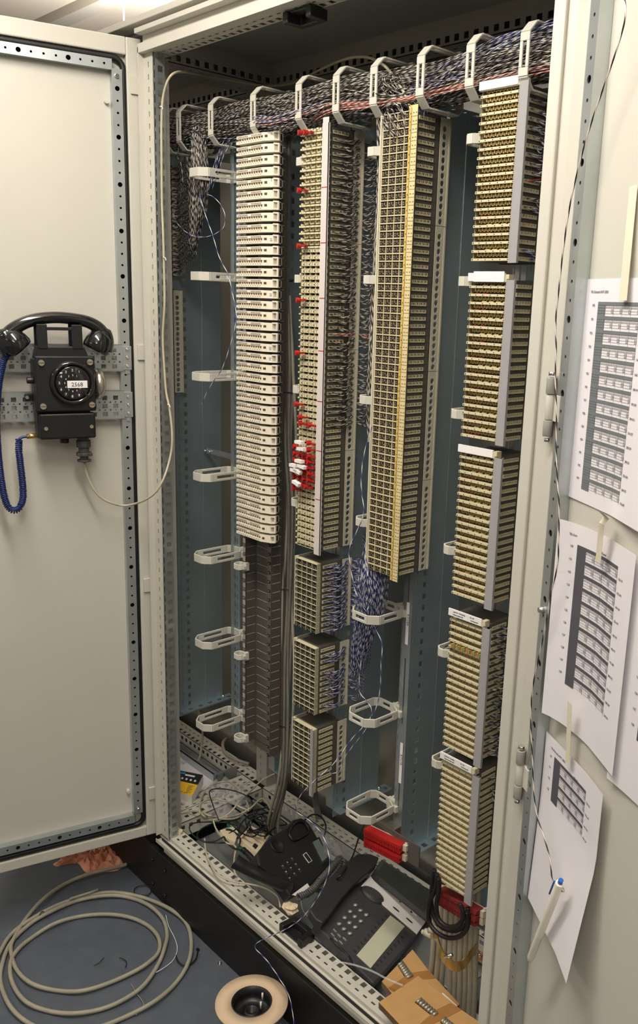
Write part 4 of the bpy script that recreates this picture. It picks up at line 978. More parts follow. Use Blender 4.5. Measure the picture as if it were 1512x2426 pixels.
# pair that falls from the bundle, through two rings, over the phones and down to the drum
long_pts = [ay(882, 1010, 0.07), ay(862, 1080, 0.07), ay(856, 1150, 0.07), ay(862, 1215, 0.07), ay(845, 1260, 0.07), ay(828, 1300, 0.07), ay(832, 1350, 0.07), ay(845, 1410, 0.07), ay(862, 1440, 0.08), ay(885, 1480, 0.09), ay(905, 1525, 0.09), ay(903, 1570, 0.09), ay(901, 1630, 0.10), ay(890, 1680, 0.10), ay(862, 1720, 0.09), ay(830, 1755, 0.08), ay(790, 1810, 0.05), ay(745, 1850, 0.02), ay(712, 1885, 0.02), ay(702, 1920, 0.03), ay(735, 1945, 0.03), ay(765, 1980, 0.02), ay(780, 2030, 0.0), ay(778, 2070, -0.01), ay(757, 2120, -0.02), ay(720, 2170, -0.03), ay(680, 2200, -0.04), ay(625, 2225, -0.05), ay(604, 2243, -0.055), ay(632, 2275, -0.06), ay(660, 2315, -0.065), ay(685, 2360, -0.07), ay(696, 2420, -0.08), ay(694, 2460, -0.09)]
thin('loose_pair', long_pts, 0.0010, TW_LP, 'long blue and white pair trailing from the rings over the phones to the drum', uv=True)
thin('loose_pair', [ay(u, v, 0.09) for u, v in ((858, 1555), (852, 1600), (853, 1640), (870, 1662), (880, 1680), (876, 1710), (862, 1735), (838, 1765), (815, 1798), (806, 1825), (790, 1832), (780, 1828)) ], 0.0009, TW_LP, 'second thin pair drooping through the middle ring to the lowest small block', uv=True)
# ---- beige telephone cable from the wall phone round the post and under the roof
pts = [ldp(0.1115, 1.022, 0.03), ldp(0.105, 0.985, 0.03)] + [ldp(*lp, 0.03) for lp in ((0.085, 0.945), (0.055, 0.922), (0.015, 0.912))] + [ay(355, 1178, -0.07), ay(385, 1140, -0.05), ay(404, 1080, -0.02), ay(408, 1030, -0.014), ay(402, 970, -0.014), ay(394, 930, -0.014), ay(390, 880, -0.014), ay(386, 800, -0.014), ay(390, 720, -0.014), ay(389, 640, -0.014), ay(387, 560, -0.014), ay(384, 480, -0.014), ay(383, 380, -0.014), ay(383, 290, -0.014), ay(386, 235, -0.014), ay(396, 195, -0.012), ay(412, 174, 0.0), ay(440, 171, 0.05), ay(500, 182, 0.16), ay(600, 200, 0.24), ay(650, 203, 0.28), ay(700, 195, 0.26), ay(760, 165, 0.22), ay(820, 140, 0.18), ay(870, 136, 0.15), ay(910, 155, 0.12), ay(935, 185, 0.10), ay(955, 215, 0.10), ay(975, 262, 0.09), ay(980, 300, 0.11)]
thin('telephone_cable', pts, 0.0027, CABLEB, 'beige cable from the wall telephone up the left post and under the roof', 'cable', seg=8, n=8)
for (u, v) in ((383, 253), (391, 610), (401, 958)):
    q = ay(u, v, -0.016); thin('wire_tie', [q+V((-0.006, 0, 0)), q+V((0, -0.004, 0)), q+V((0.005, -0.002, -0.001)), q+V((0.009, -0.003, -0.007))], 0.0009, WHITE, {253: 'white wire tie on the beige cable near the top of the post', 610: 'white wire tie on the beige cable at the upper post', 958: 'white wire tie on the beige cable level with the wall phone'}[v], 'tie', seg=4)
# ================================================================== WALL TELEPHONE ON THE LEFT DOOR
ph = empty('wall_telephone', ldp(0.14, 1.08, 0.005), 'black explosion-proof wall telephone with rotary dial and a 2568 label on the left door', 'telephone')
def lb(b, d0, d1, z0, z1, o0, o1, m=0): return b.obox(PL0, DL, Z3, NL, d0, d1, z0, z1, o0, o1, m)
b = MB(); lb(b, 0.0935, 0.2160, 1.145, 1.262, 0.006, 0.052); lb(b, 0.0975, 0.2135, 1.085, 1.150, 0.006, 0.048); b.build('housing', BLACKM, ph, bevel=0.003)
b = MB(); lb(b, 0.0885, 0.2150, 1.1475, 1.2700, 0.052, 0.070); b.build('front_cover', BLACKM, ph, bevel=0.003)
b = MB(); lb(b, 0.0900, 0.2110, 1.0850, 1.1430, 0.046, 0.066); b.build('terminal_cover', BLACKM, ph, bevel=0.004)
b = MB()
for (d, z) in ((0.2025, 1.2555), (0.0995, 1.2570), (0.2030, 1.1605), (0.0985, 1.1620)): b.cyl(ldp(d, z, 0.070), ldp(d, z, 0.0765), 0.0065, 14); lb(b, d-0.0055, d+0.0055, z-0.0006, z+0.0006, 0.0762, 0.0768, 1)
b.build('cover_screw', [mat('old_brass', (0.45, 0.40, 0.30), 0.35, 0.7), DARK], ph)
b = MB()
for (d, z) in ((0.1985, 1.110), (0.1000, 1.1115)): b.cyl(ldp(d, z, 0.066), ldp(d, z, 0.069), 0.0042, 12)
b.build('cover_screw', mat('old_brass', (0.45, 0.40, 0.30), 0.35, 0.7), ph)
DC = (0.1385, 1.2115)                                               # dial centre
def disc(prof, m, nm, mo=None, par=ph, c=DC, n=40): return MB().lathe(prof, ldp(c[0], c[1], 0.0), DL, Z3, NL, n, m_of=mo).build(nm, m, par)
disc([(0.049, 0.070), (0.048, 0.078), (0.044, 0.0815), (0.040, 0.080), (0.0385, 0.076), (0.0, 0.0755)], BLACKG, 'dial_bezel')
dial = disc([(0.037, 0.0762), (0.037, 0.0795), (0.0355, 0.0805), (0.020, 0.0812), (0.0, 0.0812)], BLACKG, 'dial')
b = MB(); b2 = MB()
for k in range(10):
    a = math.radians(62 + 29*k) if True else 0
    cx_, cz_ = DC[0]-0.0290*math.cos(a), DC[1]+0.0290*math.sin(a)
    b.cyl(ldp(cx_, cz_, 0.0800), ldp(cx_, cz_, 0.0812), 0.0058, 14)
    dg = '1234567890'[k]
    text('digit', dg, 0.0078, ldp(cx_+0.0024, cz_-0.0028, 0.0814), -DL, Z3, NL, WHITE, dial)
    cx2, cz2 = DC[0]-0.0178*math.cos(a), DC[1]+0.0178*math.sin(a)
    text('digit', dg, 0.0055, ldp(cx2+0.0017, cz2-0.002, 0.0814), -DL, Z3, NL, WHITE, dial)
b.build('finger_holes', DARK, dial)
MB().obox(ldp(DC[0]-0.026, DC[1]-0.024, 0.081), (DL*-0.5+Z3*-0.86).normalized(), (DL*0.86-Z3*0.5).normalized(), NL, -0.012, 0.010, -0.002, 0.002, 0, 0.0015).build('finger_stop', BLACK, dial)
b = MB(); lb(b, 0.1085, 0.1515, 1.2010, 1.2170, 0.0815, 0.0822); lbl = b.build('number_label', WHITE, ph); tag(lbl, 'white paper label handwritten 2568')
text('lettering', '2568', 0.0125, ldp(0.1430, 1.2045, 0.0824), -DL, Z3, NL, INKD, lbl, depth=0.0003)
# cradle on top
b = MB()
b.prism([(0.098, 1.262), (0.213, 1.262), (0.206, 1.290), (0.108, 1.290)], PL0, DL, Z3, NL, 0.012, 0.062)
b.build('cradle_base', BLACKM, ph, bevel=0.002)
for (d0, d1) in ((0.1115, 0.1335), (0.1855, 0.2070)):
    b = MB(); lb(b, d0, d1, 1.285, 1.338, 0.058, 0.064); lb(b, d0, d1, 1.285, 1.290, 0.020, 0.060); lb(b, d0, d1, 1.285, 1.345, 0.016, 0.022); b.build('cradle_fork', BLACKM, ph, bevel=0.0015)
b = MB(); lb(b, 0.130, 0.190, 1.325, 1.332, 0.056, 0.062); b.build('cradle_bar', BLACKM, ph, bevel=0.001)
# bells, knob, wall brackets
bp_ = MB().lathe([(0.0, 0.0), (0.010, 0.004), (0.022, 0.012), (0.030, 0.022), (0.0325, 0.032), (0.0320, 0.034), (0.029, 0.024)], ldp(0.062, 1.205, 0.030)+DL*0.006, NL, Z3, -DL*-1.0, 28)
bell = MB().lathe([(0.030, 0.0), (0.0345, 0.003), (0.036, 0.010), (0.034, 0.017), (0.026, 0.022), (0.012, 0.0245), (0.0, 0.025)], ldp(0.0850, 1.205, 0.032), NL, Z3, -DL, 28).build('bell_gong', mat('gong_steel', (0.62, 0.58, 0.50), 0.22, 0.9, var=0.1), ph)
MB().cyl(ldp(0.0700, 1.205, 0.030), ldp(0.096, 1.205, 0.030), 0.007, 12).build('bell_post', BLACKM, ph)
MB().cyl(ldp(0.216, 1.215, 0.04), ldp(0.230, 1.215, 0.04), 0.008, 14, r2=0.007).build('side_knob', BLACK, ph, bevel=0.001)
b = MB(); lb(b, 0.214, 0.232, 1.166, 1.182, 0.004, 0.012); b.build('wall_lug', BLACKM, ph, bevel=0.002); screw(ldp(0.227, 1.174, 0.012), NL, 0.005, 0.004, mat('old_brass', (0.45, 0.40, 0.30), 0.35, 0.7), ph)
MB().cyl(ldp(0.155, 1.086, 0.035), ldp(0.155, 1.072, 0.035), 0.010, 12).build('blanking_plug', BLACK, ph)
b = MB(); c_ = ldp(0.1130, 0, 0.035)
for (z0, z1, r) in ((1.086, 1.076, 0.013), (1.076, 1.060, 0.0165), (1.060, 1.046, 0.012), (1.048, 1.040, 0.0175), (1.040, 1.030, 0.010), (1.031, 1.026, 0.016)):
    b.cyl(c_+Z3*z0, c_+Z3*z1, r, 10)
for s in (-1, 1): b.cyl(c_+Z3*1.044+DL*(s*0.013)-NL*0.004, c_+Z3*1.044+DL*(s*0.013)+NL*0.014, 0.0045, 8)
b.build('cable_gland', mat('gland_grey', (0.06, 0.06, 0.055), 0.5), ph, bevel=0.001)
MB().cyl(ldp(0.2125, 1.0905, 0.035), ldp(0.236, 1.0895, 0.035), 0.0058, 8).build('brass_gland', BRASS, ph)
# handset
hs = empty('telephone_handset', ldp(0.16, 1.33, 0.04), 'glossy black bakelite handset resting on the wall telephone cradle', 'handset')
P = [(0.062, 1.288), (0.058, 1.312), (0.068, 1.335), (0.090, 1.350), (0.120, 1.357), (0.160, 1.360), (0.200, 1.356), (0.230, 1.346), (0.258, 1.328), (0.268, 1.310), (0.262, 1.285)]
b = MB().tube(smooth([ldp(d, z-0.008, 0.040) for d, z in P], 5), 0.014, 16, radii=[(0.020 if (i < 9 or i > 41) else (0.013+0.005*abs((i-25)/25.0)**2)) for i in range(51)])
b.build('grip', BLACKG, hs)
for (d, z, dd, zz) in ((0.070, 1.302, 0.022, -0.040), (0.254, 1.300, -0.030, -0.034)):
    ctr = ldp(d, z, 0.040); axn = (DL*dd*1.0+Z3*zz).normalized(); s1 = axn.cross(NL)
    MB().lathe([(0.0, -0.026), (0.016, -0.023), (0.026, -0.012), (0.0305, 0.004), (0.0305, 0.018), (0.028, 0.024), (0.0, 0.024)], ctr, NL, s1, axn, 26).build('ear_cup' if d < 0.1 else 'mouth_cup', BLACKG, hs)
# blue coiled cord
def coil_path(ctrl, r, turns_len, ppt=10):
    C_ = smooth(ctrl, 24); out = []; dist = 0; up = None
    for k in range(1, len(C_)-1):
        t = (C_[k+1]-C_[k-1]).normalized(); L = (C_[k]-C_[k-1]).length; steps = max(1, int(L/turns_len*ppt))
        if up is None: up = NL.copy()
        a = (up-t*up.dot(t)).normalized(); up = a; c = t.cross(a)
        for s in range(steps):
            p = C_[k-1].lerp(C_[k], s/steps); ang = 2*PI*(dist+L*s/steps)/turns_len
            out.append(p+a*(r*math.cos(ang))+c*(r*math.sin(ang)))
        dist += L
    return out
cc = [ldp(0.2520, 1.084, 0.035), ldp(0.2540, 1.060, 0.036), ldp(0.2520, 1.02, 0.036), ldp(0.2500, 0.975, 0.036), ldp(0.2520, 0.945, 0.036), ldp(0.2630, 0.925, 0.036), ldp(0.2780, 0.925, 0.036), ldp(0.288, 0.945, 0.036), ldp(0.294, 0.99, 0.036), ldp(0.297, 1.06, 0.036), ldp(0.296, 1.13, 0.036), ldp(0.288, 1.20, 0.036), ldp(0.277, 1.25, 0.038), ldp(0.268, 1.270, 0.040)]
b = MB().tube(coil_path(cc, 0.0065, 0.0042, 8), 0.0020, 5); b.tube(smooth([ldp(0.234, 1.0895, 0.035), ldp(0.244, 1.0885, 0.035), ldp(0.252, 1.084, 0.036), ldp(0.255, 1.078, 0.036)], 5), 0.0030, 8)
tag(b.build('coiled_cord', NAVY), 'dark blue coiled handset cord hanging in a loop below the wall telephone', 'cord')

# ================================================================== PAPERS, TAPE AND PEN ON THE RIGHT DOOR
def sheet(d0, z0, W, H, curl, table, label, nrows, dark):
    def S(u, v, e=0.0):                                              # u to the right, v up, in metres from the lower left corner
        off = -0.0185 + curl(u, v) + e
        return rdp(d0+u, z0+v, off)
    e0 = empty('paper_sheet', rdp(d0, z0, -0.018), label, 'paper')
    def grid(b, u0, u1, v0, v1, e, m=0, nu=8, nv=6, th=0.0):
        i = len(b.v)
        for a in range(nu+1):
            for c in range(nv+1): b.v.append(S(u0+(u1-u0)*a/nu, v0+(v1-v0)*c/nv, e))
        for a in range(nu):
            for c in range(nv):
                k = i+a*(nv+1)+c; b.f.append([k, k+nv+1, k+nv+2, k+1]); b.m.append(m); b.sm.append(True)
    b = MB(); grid(b, 0, W, 0, H, 0.0, 0, 16, 12); grid(b, 0, W, 0, H, -0.0003, 0, 16, 12); b.build('sheet', PAPER, e0)
    t0, t1, v0, v1 = table; b = MB(); rh = (v1-v0)/nrows
    for r in range(nrows):
        vb = v1-rh*(r+1)
        grid(b, t0, t1, vb+rh*0.76, vb+rh, 0.0004, 0, 8, 1)
        grid(b, t0, t0+0.019, vb, vb+rh*0.76, 0.0004, 0, 2, 1)
        for k in range(1, 5): grid(b, t0, t1, vb+rh*0.19*k-0.0002, vb+rh*0.19*k+0.0002, 0.0006, 1, 8, 1)
        for k in range(0, 5):
            x = t0+0.019+(t1-t0-0.019)*k/4; grid(b, x-0.0002, x+0.0002, vb, vb+rh*0.76, 0.0006, 1, 1, 2)
            if k < 4:
                wv = (t1-t0-0.019)/4
                for q in range(6): grid(b, x+wv*(q+0.2)/6, x+wv*(q+0.75)/6, vb+rh*0.60, vb+rh*0.70, 0.0005, 2, 1, 1)
                grid(b, x+wv*0.72, x+wv*0.98, vb+rh*0.24, vb+rh*0.52, 0.0005, 2, 1, 1)
    b.build('printed_table', [INKD if dark else mat('print_slate', (0.16, 0.18, 0.19), 0.7), INK, INKL], e0)
    def tx(s, size, u, v): text('lettering', s, size, S(u, v, 0.0006), (S(u+0.004, v)-S(u, v)).normalized(), Z3, NR, INK, e0, depth=0.0001)
    tx('TK-Schrank-HVT 2001', 0.0048, 0.020, H-0.018)
    if H > 0.2: tx('Kanal', 0.005, 0.092, H-0.026)
    for r in range(nrows):
        tx(str(1 if dark else 0) + '%d' % (20+r), 0.0042, t0-0.014, v1-rh*r-0.006)
        tx('%d-%d' % (120+12*r, 131+12*r), 0.0040, t1+0.004, v1-rh*(r+0.75)-0.002)
    return e0, S
c1 = lambda u, v: 0.004*math.exp(-((u)/0.05)**2)*0.2 + 0.010*max(0, (u-0.12))/0.08*(1-v/0.3)
sheet(0.0068, 1.1535, 0.21, 0.297, c1, (0.041, 0.142, 0.018, 0.268), 'upper printed sheet on the right door with a long grey table', 14, False)
c2 = lambda u, v: 0.020*math.exp(-(u/0.035)) + 0.012*max(0, (u-0.10))/0.1
sheet(0.0270, 0.8285, 0.185, 0.296, c2, (0.037, 0.140, 0.062, 0.268), 'middle printed sheet on the right door with dark-barred table, tape at its top', 11, True)
c3 = lambda u, v: 0.004 + 0.022*max(0, 1-v/0.18)*(0.3+u/0.2) + 0.008*max(0, u-0.12)/0.08
sheet(0.0170, 0.5050, 0.178, 0.287, c3, (0.032, 0.128, 0.190, 0.262), 'lowest printed sheet on the right door with a short four-row table', 4, True)
c4 = lambda u, v: 0.006*math.exp(-u/0.04)
sheet(0.1930, 0.8150, 0.21, 0.297, c4, (0.050, 0.150, 0.08, 0.268), 'printed sheet at the right edge of the picture', 9, True)
def tape(p0, p1, w0, o0, o1, label, curlup=False):
    # strip from p0 (top) to p1 (bottom) on the door
    b = MB(); n = 10; i = 0
    for k in range(n+1):
        t = k/n; d = p0[0]+(p1[0]-p0[0])*t; z = p0[1]+(p1[1]-p0[1])*t; o = o0+(o1-o0)*t
        if curlup and t < 0.3: o += 0.02*(0.3-t)/0.3*math.sin(t*20+1); 
        for s in (-w0/2, w0/2): b.v.append(rdp(d+s, z, o)); 
        for s in (-w0/2, w0/2): b.v.append(rdp(d+s, z, o+0.0004))
    for k in range(n):
        a = 4*k; c = a+4
        for q in ((a, a+1, c+1, c), (a+2, c+2, c+3, a+3), (a, c, c+2, a+2), (a+1, a+3, c+3, c+1)): b.f.append(list(q)); b.m.append(0); b.sm.append(False)
    return tag(b.build('tape_strip', TAPE), label, 'tape')
def E(u, v, off): q = pl(u, v, PR0+NR*off, NR); return ((q-PR0).dot(DR), q.z)
tape(E(1502, 440, -0.0175), E(1478, 712, -0.013), 0.018, -0.0175, -0.012, 'long strip of cream masking tape holding the upper sheet')
tape(E(1440, 1200, -0.006), E(1424, 1332, -0.010), 0.013, 0.0, -0.006, 'strip of masking tape between the upper and the middle sheet, its top curled', True)
tape(E(1357, 1665, -0.008), E(1348, 1808, -0.010), 0.012, -0.004, -0.008, 'strip of masking tape between the middle and the lowest sheet')
pen = empty('ballpoint_pen', rdp(0.12, 0.62, 0.02), 'cream ballpoint pen with a blue clip hanging on a black and white string', 'pen')
def pp(u, v, o=0.012): return pl(u, v, PR0+NR*o, NR)
pa, pb = pp(1327, 2092), pp(1254, 2278)
dv = (pb-pa).normalized()
MB().tube([pa, pa+dv*0.002, pb-dv*0.012, pb-dv*0.004, pb], 0.0062, 16, radii=[0.0058, 0.0062, 0.0056, 0.0038, 0.0012]).build('barrel', mat('pen_ivory', (0.88, 0.84, 0.72), 0.3), pen)
MB().tube([pa-dv*0.007, pa], 0.0036, 12).build('push_button', BLUE, pen)
sd = dv.cross(NR).normalized()
if sd.dot(DR) > 0: sd = -sd
sd = (sd+NR*0.5).normalized()
MB().tube([pa+dv*0.004+sd*0.005, pa+dv*0.006+sd*0.0085, pa+dv*0.036+sd*0.0085], 0.0014, 6).build('clip', BLUE, pen)
st_pts = [rdp(0.060, 1.80, 0.004)] + [pl(u, v, PR0+NR*0.008, NR) for u, v in ((1483, 20), (1470, 90), (1440, 180), (1405, 280), (1378, 370), (1352, 480), (1335, 590), (1324, 690), (1317, 760), (1318, 830), (1316, 900), (1319, 980), (1318, 1060), (1321, 1140), (1325, 1200), (1324, 1270), (1321, 1340), (1305, 1410), (1297, 1460), (1285, 1520), (1272, 1580), (1261, 1640), (1258, 1720), (1262, 1800), (1264, 1860), (1272, 1930), (1290, 1985), (1304, 2040), (1308, 2080), (1315, 2100), (1330, 2100), (1336, 2112), (1322, 2108), (1312, 2098))]
thin('pen_string', st_pts, 0.0011, TW_STR, 'black and white twisted wire hanging down the right door to the pen', 'wire', uv=True)
# ================================================================== FLOOR OF THE ROOM
def fl(u, v, z=FZ+0.006): return az(u, v, z)
b = MB()
def fpath(px, r=0.0058, z=FZ+0.006, closed=False, seg=6, zz=None):
    pts = [fl(u, v, z+(0.006*math.sin(i*1.3)**2)) for i, (u, v) in enumerate(px)]
    return smooth(pts, seg, closed)
coil = [(322, 1975), (323, 2012), (303, 2045), (262, 2058), (206, 2072), (151, 2096), (103, 2130), (65, 2172), (32, 2225), (26, 2255), (40, 2298), (75, 2330), (130, 2346), (190, 2348), (250, 2332), (310, 2306), (350, 2282), (376, 2255), (376, 2222), (352, 2194), (310, 2174), (255, 2166), (190, 2171), (130, 2188), (75, 2222), (40, 2252), (24, 2285), (30, 2330), (60, 2372), (110, 2394), (170, 2401), (235, 2392), (290, 2370), (340, 2335), (375, 2285), (390, 2245), (396, 2212), (385, 2175), (350, 2143), (300, 2125), (245, 2122), (180, 2135), (120, 2160), (70, 2190), (25, 2235), (5, 2285), (2, 2330), (25, 2385), (70, 2425), (140, 2450), (220, 2438), (300, 2408), (370, 2370), (420, 2325), (448, 2275), (453, 2225), (440, 2185), (405, 2155), (350, 2130), (290, 2116), (240, 2116), (160, 2135), (90, 2168), (30, 2210), (0, 2255), (-20, 2300)]
b.tube(fpath(coil), 0.0052, 8); tag(b.build('floor_cable', CABLEG), 'thick grey-beige cable coiled on the blue-grey floor in front of the left door', 'cable')
for (u, v) in ((97, 2166),): thin('cable_tie', [fl(u-5, v+6, FZ+0.012), fl(u, v-4, FZ+0.020), fl(u+6, v-6, FZ+0.014), fl(u+8, v+6, FZ+0.005)], 0.0012, BLACK, 'black cable tie around the floor cable coil', 'cable tie', seg=4)
b = MB().tube(fpath([(232, 2108), (215, 2114), (190, 2122), (165, 2130)], z=FZ+0.014), 0.0035, 8); tag(b.build('cable_end', CABLEG), 'stripped grey cable end with a silvery tip lying on the coil', 'cable')
# black cable ties and offcuts
thin('cable_tie', [fl(u, v) for u, v in ((352, 2120), (335, 2120), (320, 2116), (319, 2106), (330, 2099), (347, 2098), (358, 2106), (355, 2117), (346, 2119))], 0.0014, BLACK, 'closed black cable tie loop on the floor near the plinth', 'cable tie')
thin('cable_tie', [fl(u, v) for u, v in ((417, 2264), (422, 2278), (435, 2287), (450, 2285), (464, 2272), (469, 2253))], 0.0018, BLACK, 'open black cable tie at the right side of the floor coil', 'cable tie')
MB().box(-0.004, 0.004, -0.003, 0.003, 0, 0.005).build('tie_head', BLACK, None, loc=fl(469, 2252, FZ)); tag(bpy.data.objects['tie_head'], 'small black cable tie head at the end of the open tie', 'tie head')
thin('wire_offcut', [fl(222, 2288), fl(232, 2283), fl(239, 2277), (fl(246, 2269))], 0.0010, BLACK, 'short dark wire offcut in the middle of the floor coil, left one', 'offcut')
thin('wire_offcut', [fl(283, 2269), fl(292, 2272), fl(300, 2280), (fl(297, 2292))], 0.0010, BLACK, 'short curved dark wire offcut in the middle of the floor coil, right one', 'offcut')
thin('wire_offcut', [fl(u, v) for u, v in ((393, 2168), (400, 2195), (415, 2225), (420, 2250), (410, 2275), (385, 2295), (363, 2307))], 0.0009, WHITE, 'thin white wire lying across the right side of the coil', 'wire')
thin('wire_offcut', [fl(u, v) for u, v in ((310, 2330), (325, 2355), (335, 2368), (340, 2385), (322, 2405))], 0.0008, CABLEG, 'thin pale thread on the lower right of the coil', 'wire')
sp = fl(521, 2285, FZ); tb = MB().cyl(sp, sp+Z3*0.004, 0.0055, 10).cyl(sp+Z3*0.004, sp+Z3*0.011, 0.0026, 8, r2=0.002); tag(tb.build('loose_screw', CHROME), 'small loose screw standing on the floor by the plinth', 'screw')
# orange cloth
def cloth(px, z, h, m, name, label, cat, sub=22, seed=3, thick=True):
    rr = random.Random(seed); P = [fl(u, v, z) for u, v in px]; c = sum(P, V((0, 0, 0)))/len(P); b = MB(); n = len(P)*4; rings = 9
    Q = smooth(P, 4, True); ph_ = [rr.uniform(0, 6) for _ in range(6)]
    for r in range(rings+1):
        t = r/rings
        for k, q in enumerate(Q):
            p = c.lerp(q, t); w_ = math.sin(p.x*150+ph_[0])*math.sin(p.y*170+ph_[1]) + 0.6*math.sin(p.x*330+p.y*210+ph_[2]) + 0.5*rr.uniform(-1, 1)
            b.v.append(V((p.x, p.y, z + h*(0.45+0.32*w_)*(1-t**5) )))
    m_ = len(Q)
    for r in range(rings):
        for k in range(m_):
            k2 = (k+1) % m_; b.f.append([r*m_+k, r*m_+k2, (r+1)*m_+k2, (r+1)*m_+k]); b.m.append(0); b.sm.append(False)
    return tag(b.build(name, m), label, cat)
cloth([(128, 2045), (168, 2030), (210, 2020), (262, 2004), (285, 2020), (296, 2040), (280, 2062), (240, 2066), (205, 2068), (185, 2046), (160, 2048), (135, 2053)], FZ, 0.035, ORANGE, 'crumpled_cloth', 'crumpled orange cloth on the floor under the left door', 'cloth')
# cable drum
dc = V((0.540, -0.118, 0)); dt = -0.102
dr_ = empty('cable_drum', (dc.x, dc.y, FZ), 'cable drum with cardboard-coloured flange and black hub lying on the floor', 'drum')
OD = V((dc.x, dc.y, 0))
def dl(prof, m, nm): return MB().lathe(prof, OD, X3, Y3, Z3, 48).build(nm, m, dr_)
dl([(0.0445, dt-0.004), (0.0445, dt), (0.080, dt), (0.080, dt-0.004), (0.044, dt-0.004)], DRUMM, 'flange')
dl([(0.0445, FZ+0.001), (0.0445, FZ+0.005), (0.080, FZ+0.005), (0.080, FZ+0.001), (0.044, FZ+0.001)], DRUMM, 'flange')
dl([(0.0450, dt+0.0005), (0.0445, dt+0.0015), (0.0415, dt+0.001), (0.0405, dt-0.020), (0.040, dt-0.030), (0.018, dt-0.030), (0.016, dt-0.022), (0.010, dt-0.022), (0.010, dt-0.05), (0.0, dt-0.05)], BLACK, 'hub')
dl([(0.046, FZ+0.005), (0.046, dt-0.004)], BLACK, 'core')
dl([(0.060, FZ+0.008), (0.064, -0.17), (0.062, -0.14), (0.060, dt-0.006)], mat('wound_pairs', (0.30, 0.31, 0.38), 0.5, var=0.3, scale=300), 'wound_wire')
for (dx, dy) in ((0.012, 0.034), (0.030, 0.016)): MB().cyl(OD+V((dx-0.018, dy, dt-0.020)), OD+V((dx-0.018, dy, dt-0.003)), 0.0022, 8).build('pin', CREAM, dr_)

# ================================================================== BASE OF THE CABINET
def poly(px, z): return [az(u, v, z) for u, v in px]
def slab(b, P, dz, m=0):
    i = len(b.v); n = len(P); Q = [p+Z3*dz for p in P]
    b.v += P + Q
    b.f.append(list(range(i, i+n))); b.m.append(m); b.sm.append(False)
    b.f.append(list(range(i+n, i+2*n))[::-1]); b.m.append(m); b.sm.append(False)
    for k in range(n):
        k2 = (k+1) % n; b.f.append([i+k, i+n+k, i+n+k2, i+k2]); b.m.append(m); b.sm.append(False)
    return b
class PX:   # a tilted plane of an object; pixel outlines of its surface marks are met with it
    def __init__(s, p, n): s.p = V(p); s.n = V(n).normalized()
    def at(s, u, v, lift=0.0): return pl(u, v, s.p+s.n*lift, s.n)
    def slab(s, px, th, m, name, par, lift=0.0, bev=0.0, seg=2):
        P = [s.at(u, v, lift) for u, v in px]
        nn = sum(((P[i]-P[0]).cross(P[(i+1) % len(P)]-P[0]) for i in range(1, len(P)-1)), V((0, 0, 0)))
        if nn.dot(s.n) < 0: P = P[::-1]
        b = MB(); i = 0; n = len(P); b.v += P + [p-s.n*th for p in P]
        b.f.append(list(range(n))); b.m.append(0); b.sm.append(False); b.f.append(list(range(n, 2*n))[::-1]); b.m.append(0); b.sm.append(False)
        for k in range(n):
            k2 = (k+1) % n; b.f.append([k, n+k, n+k2, k2]); b.m.append(0); b.sm.append(False)
        return b.build(name, m, par, bevel=bev, seg=seg)
Z2 = lambda a, b_: (560+a/3.024, 1850+b_/3.024)
# ---- grey desk telephone
P2 = PX((0.6, 0.05, 0.034), (0.3, 0.2, 1.0))
dp = empty('desk_telephone', P2.at(880, 2220, -0.03), 'large dark grey desk telephone with silver band and pale label lying on the front rail', 'telephone')
P2.slab([Z2(560, 1020), Z2(900, 690), Z2(1060, 700), Z2(1360, 1010), Z2(1290, 1110), Z2(985, 1455)], 0.026, PHONEG, 'body', dp, bev=0.003)
P2.slab([Z2(897, 748), Z2(962, 680), Z2(1358, 1008), Z2(1298, 1092)], 0.006, SILV, 'silver_band', dp, lift=0.004, bev=0.001)
P2.slab([Z2(863, 1248), Z2(1105, 963), Z2(1207, 1042), Z2(963, 1340)], 0.003, LBLG, 'name_label', dp, lift=0.0012)
keys = [(853, 892), (888, 930), (930, 962), (815, 938), (848, 975), (891, 1007), (775, 982), (810, 1019), (851, 1050), (736, 1026), (770, 1063), (813, 1095)]
for a, c in keys:
    q = P2.at(*Z2(a, c)); MB().lathe([(0.0055, 0.0), (0.0052, 0.003), (0.003, 0.0042), (0.0, 0.0045)], q, X3, P2.n.cross(X3).normalized(), P2.n, 12).build('number_key', BTN, dp)
def oval(c, w, h, ang, m, nm, par, PL, th=0.003, lift=0.002):
    q = PL.at(*c); a = (PL.at(c[0]+math.cos(ang)*8, c[1]+math.sin(ang)*8)-q).normalized(); d = PL.n.cross(a)
    b = MB(); b.prism([(w*math.cos(2*PI*k/12), h*math.sin(2*PI*k/12)) for k in range(12)], q, a, d, PL.n, -0.001, lift); return b.build(nm, m, par)
for k in range(10):
    t = k/9; oval(Z2(1070+(850-1070)*t, 967+(1220-967)*t), 0.0042, 0.0018, 0.9, PHONED, 'side_key', dp, P2)
    oval(Z2(1213+(985-1213)*t, 1093+(1350-1093)*t), 0.0042, 0.0018, 0.9, PHONED, 'side_key', dp, P2)
for (a, c, w_) in ((705, 1075, 0.006), (735, 1110, 0.006), (775, 1135, 0.006), (690, 1105, 0.006), (712, 1140, 0.006), (748, 1160, 0.006)): oval(Z2(a, c), w_, 0.0016, 0.8, BTN, 'function_key', dp, P2)
for (a, c) in ((1025, 735), (1105, 810), (1190, 885), (1270, 960)):
    oval(Z2(a, c), 0.0085, 0.0024, 0.72, SILV, 'soft_key', dp, P2, lift=0.007)
    oval(Z2(a-18, c-12), 0.0030, 0.0042, 0.72, PHONED, 'key_gap', dp, P2, lift=0.0052)
for (a, c) in ((1140, 930), (1235, 1010)): oval(Z2(a, c), 0.010, 0.0022, 0.72, PHONED, 'key_gap', dp, P2, lift=0.0052)
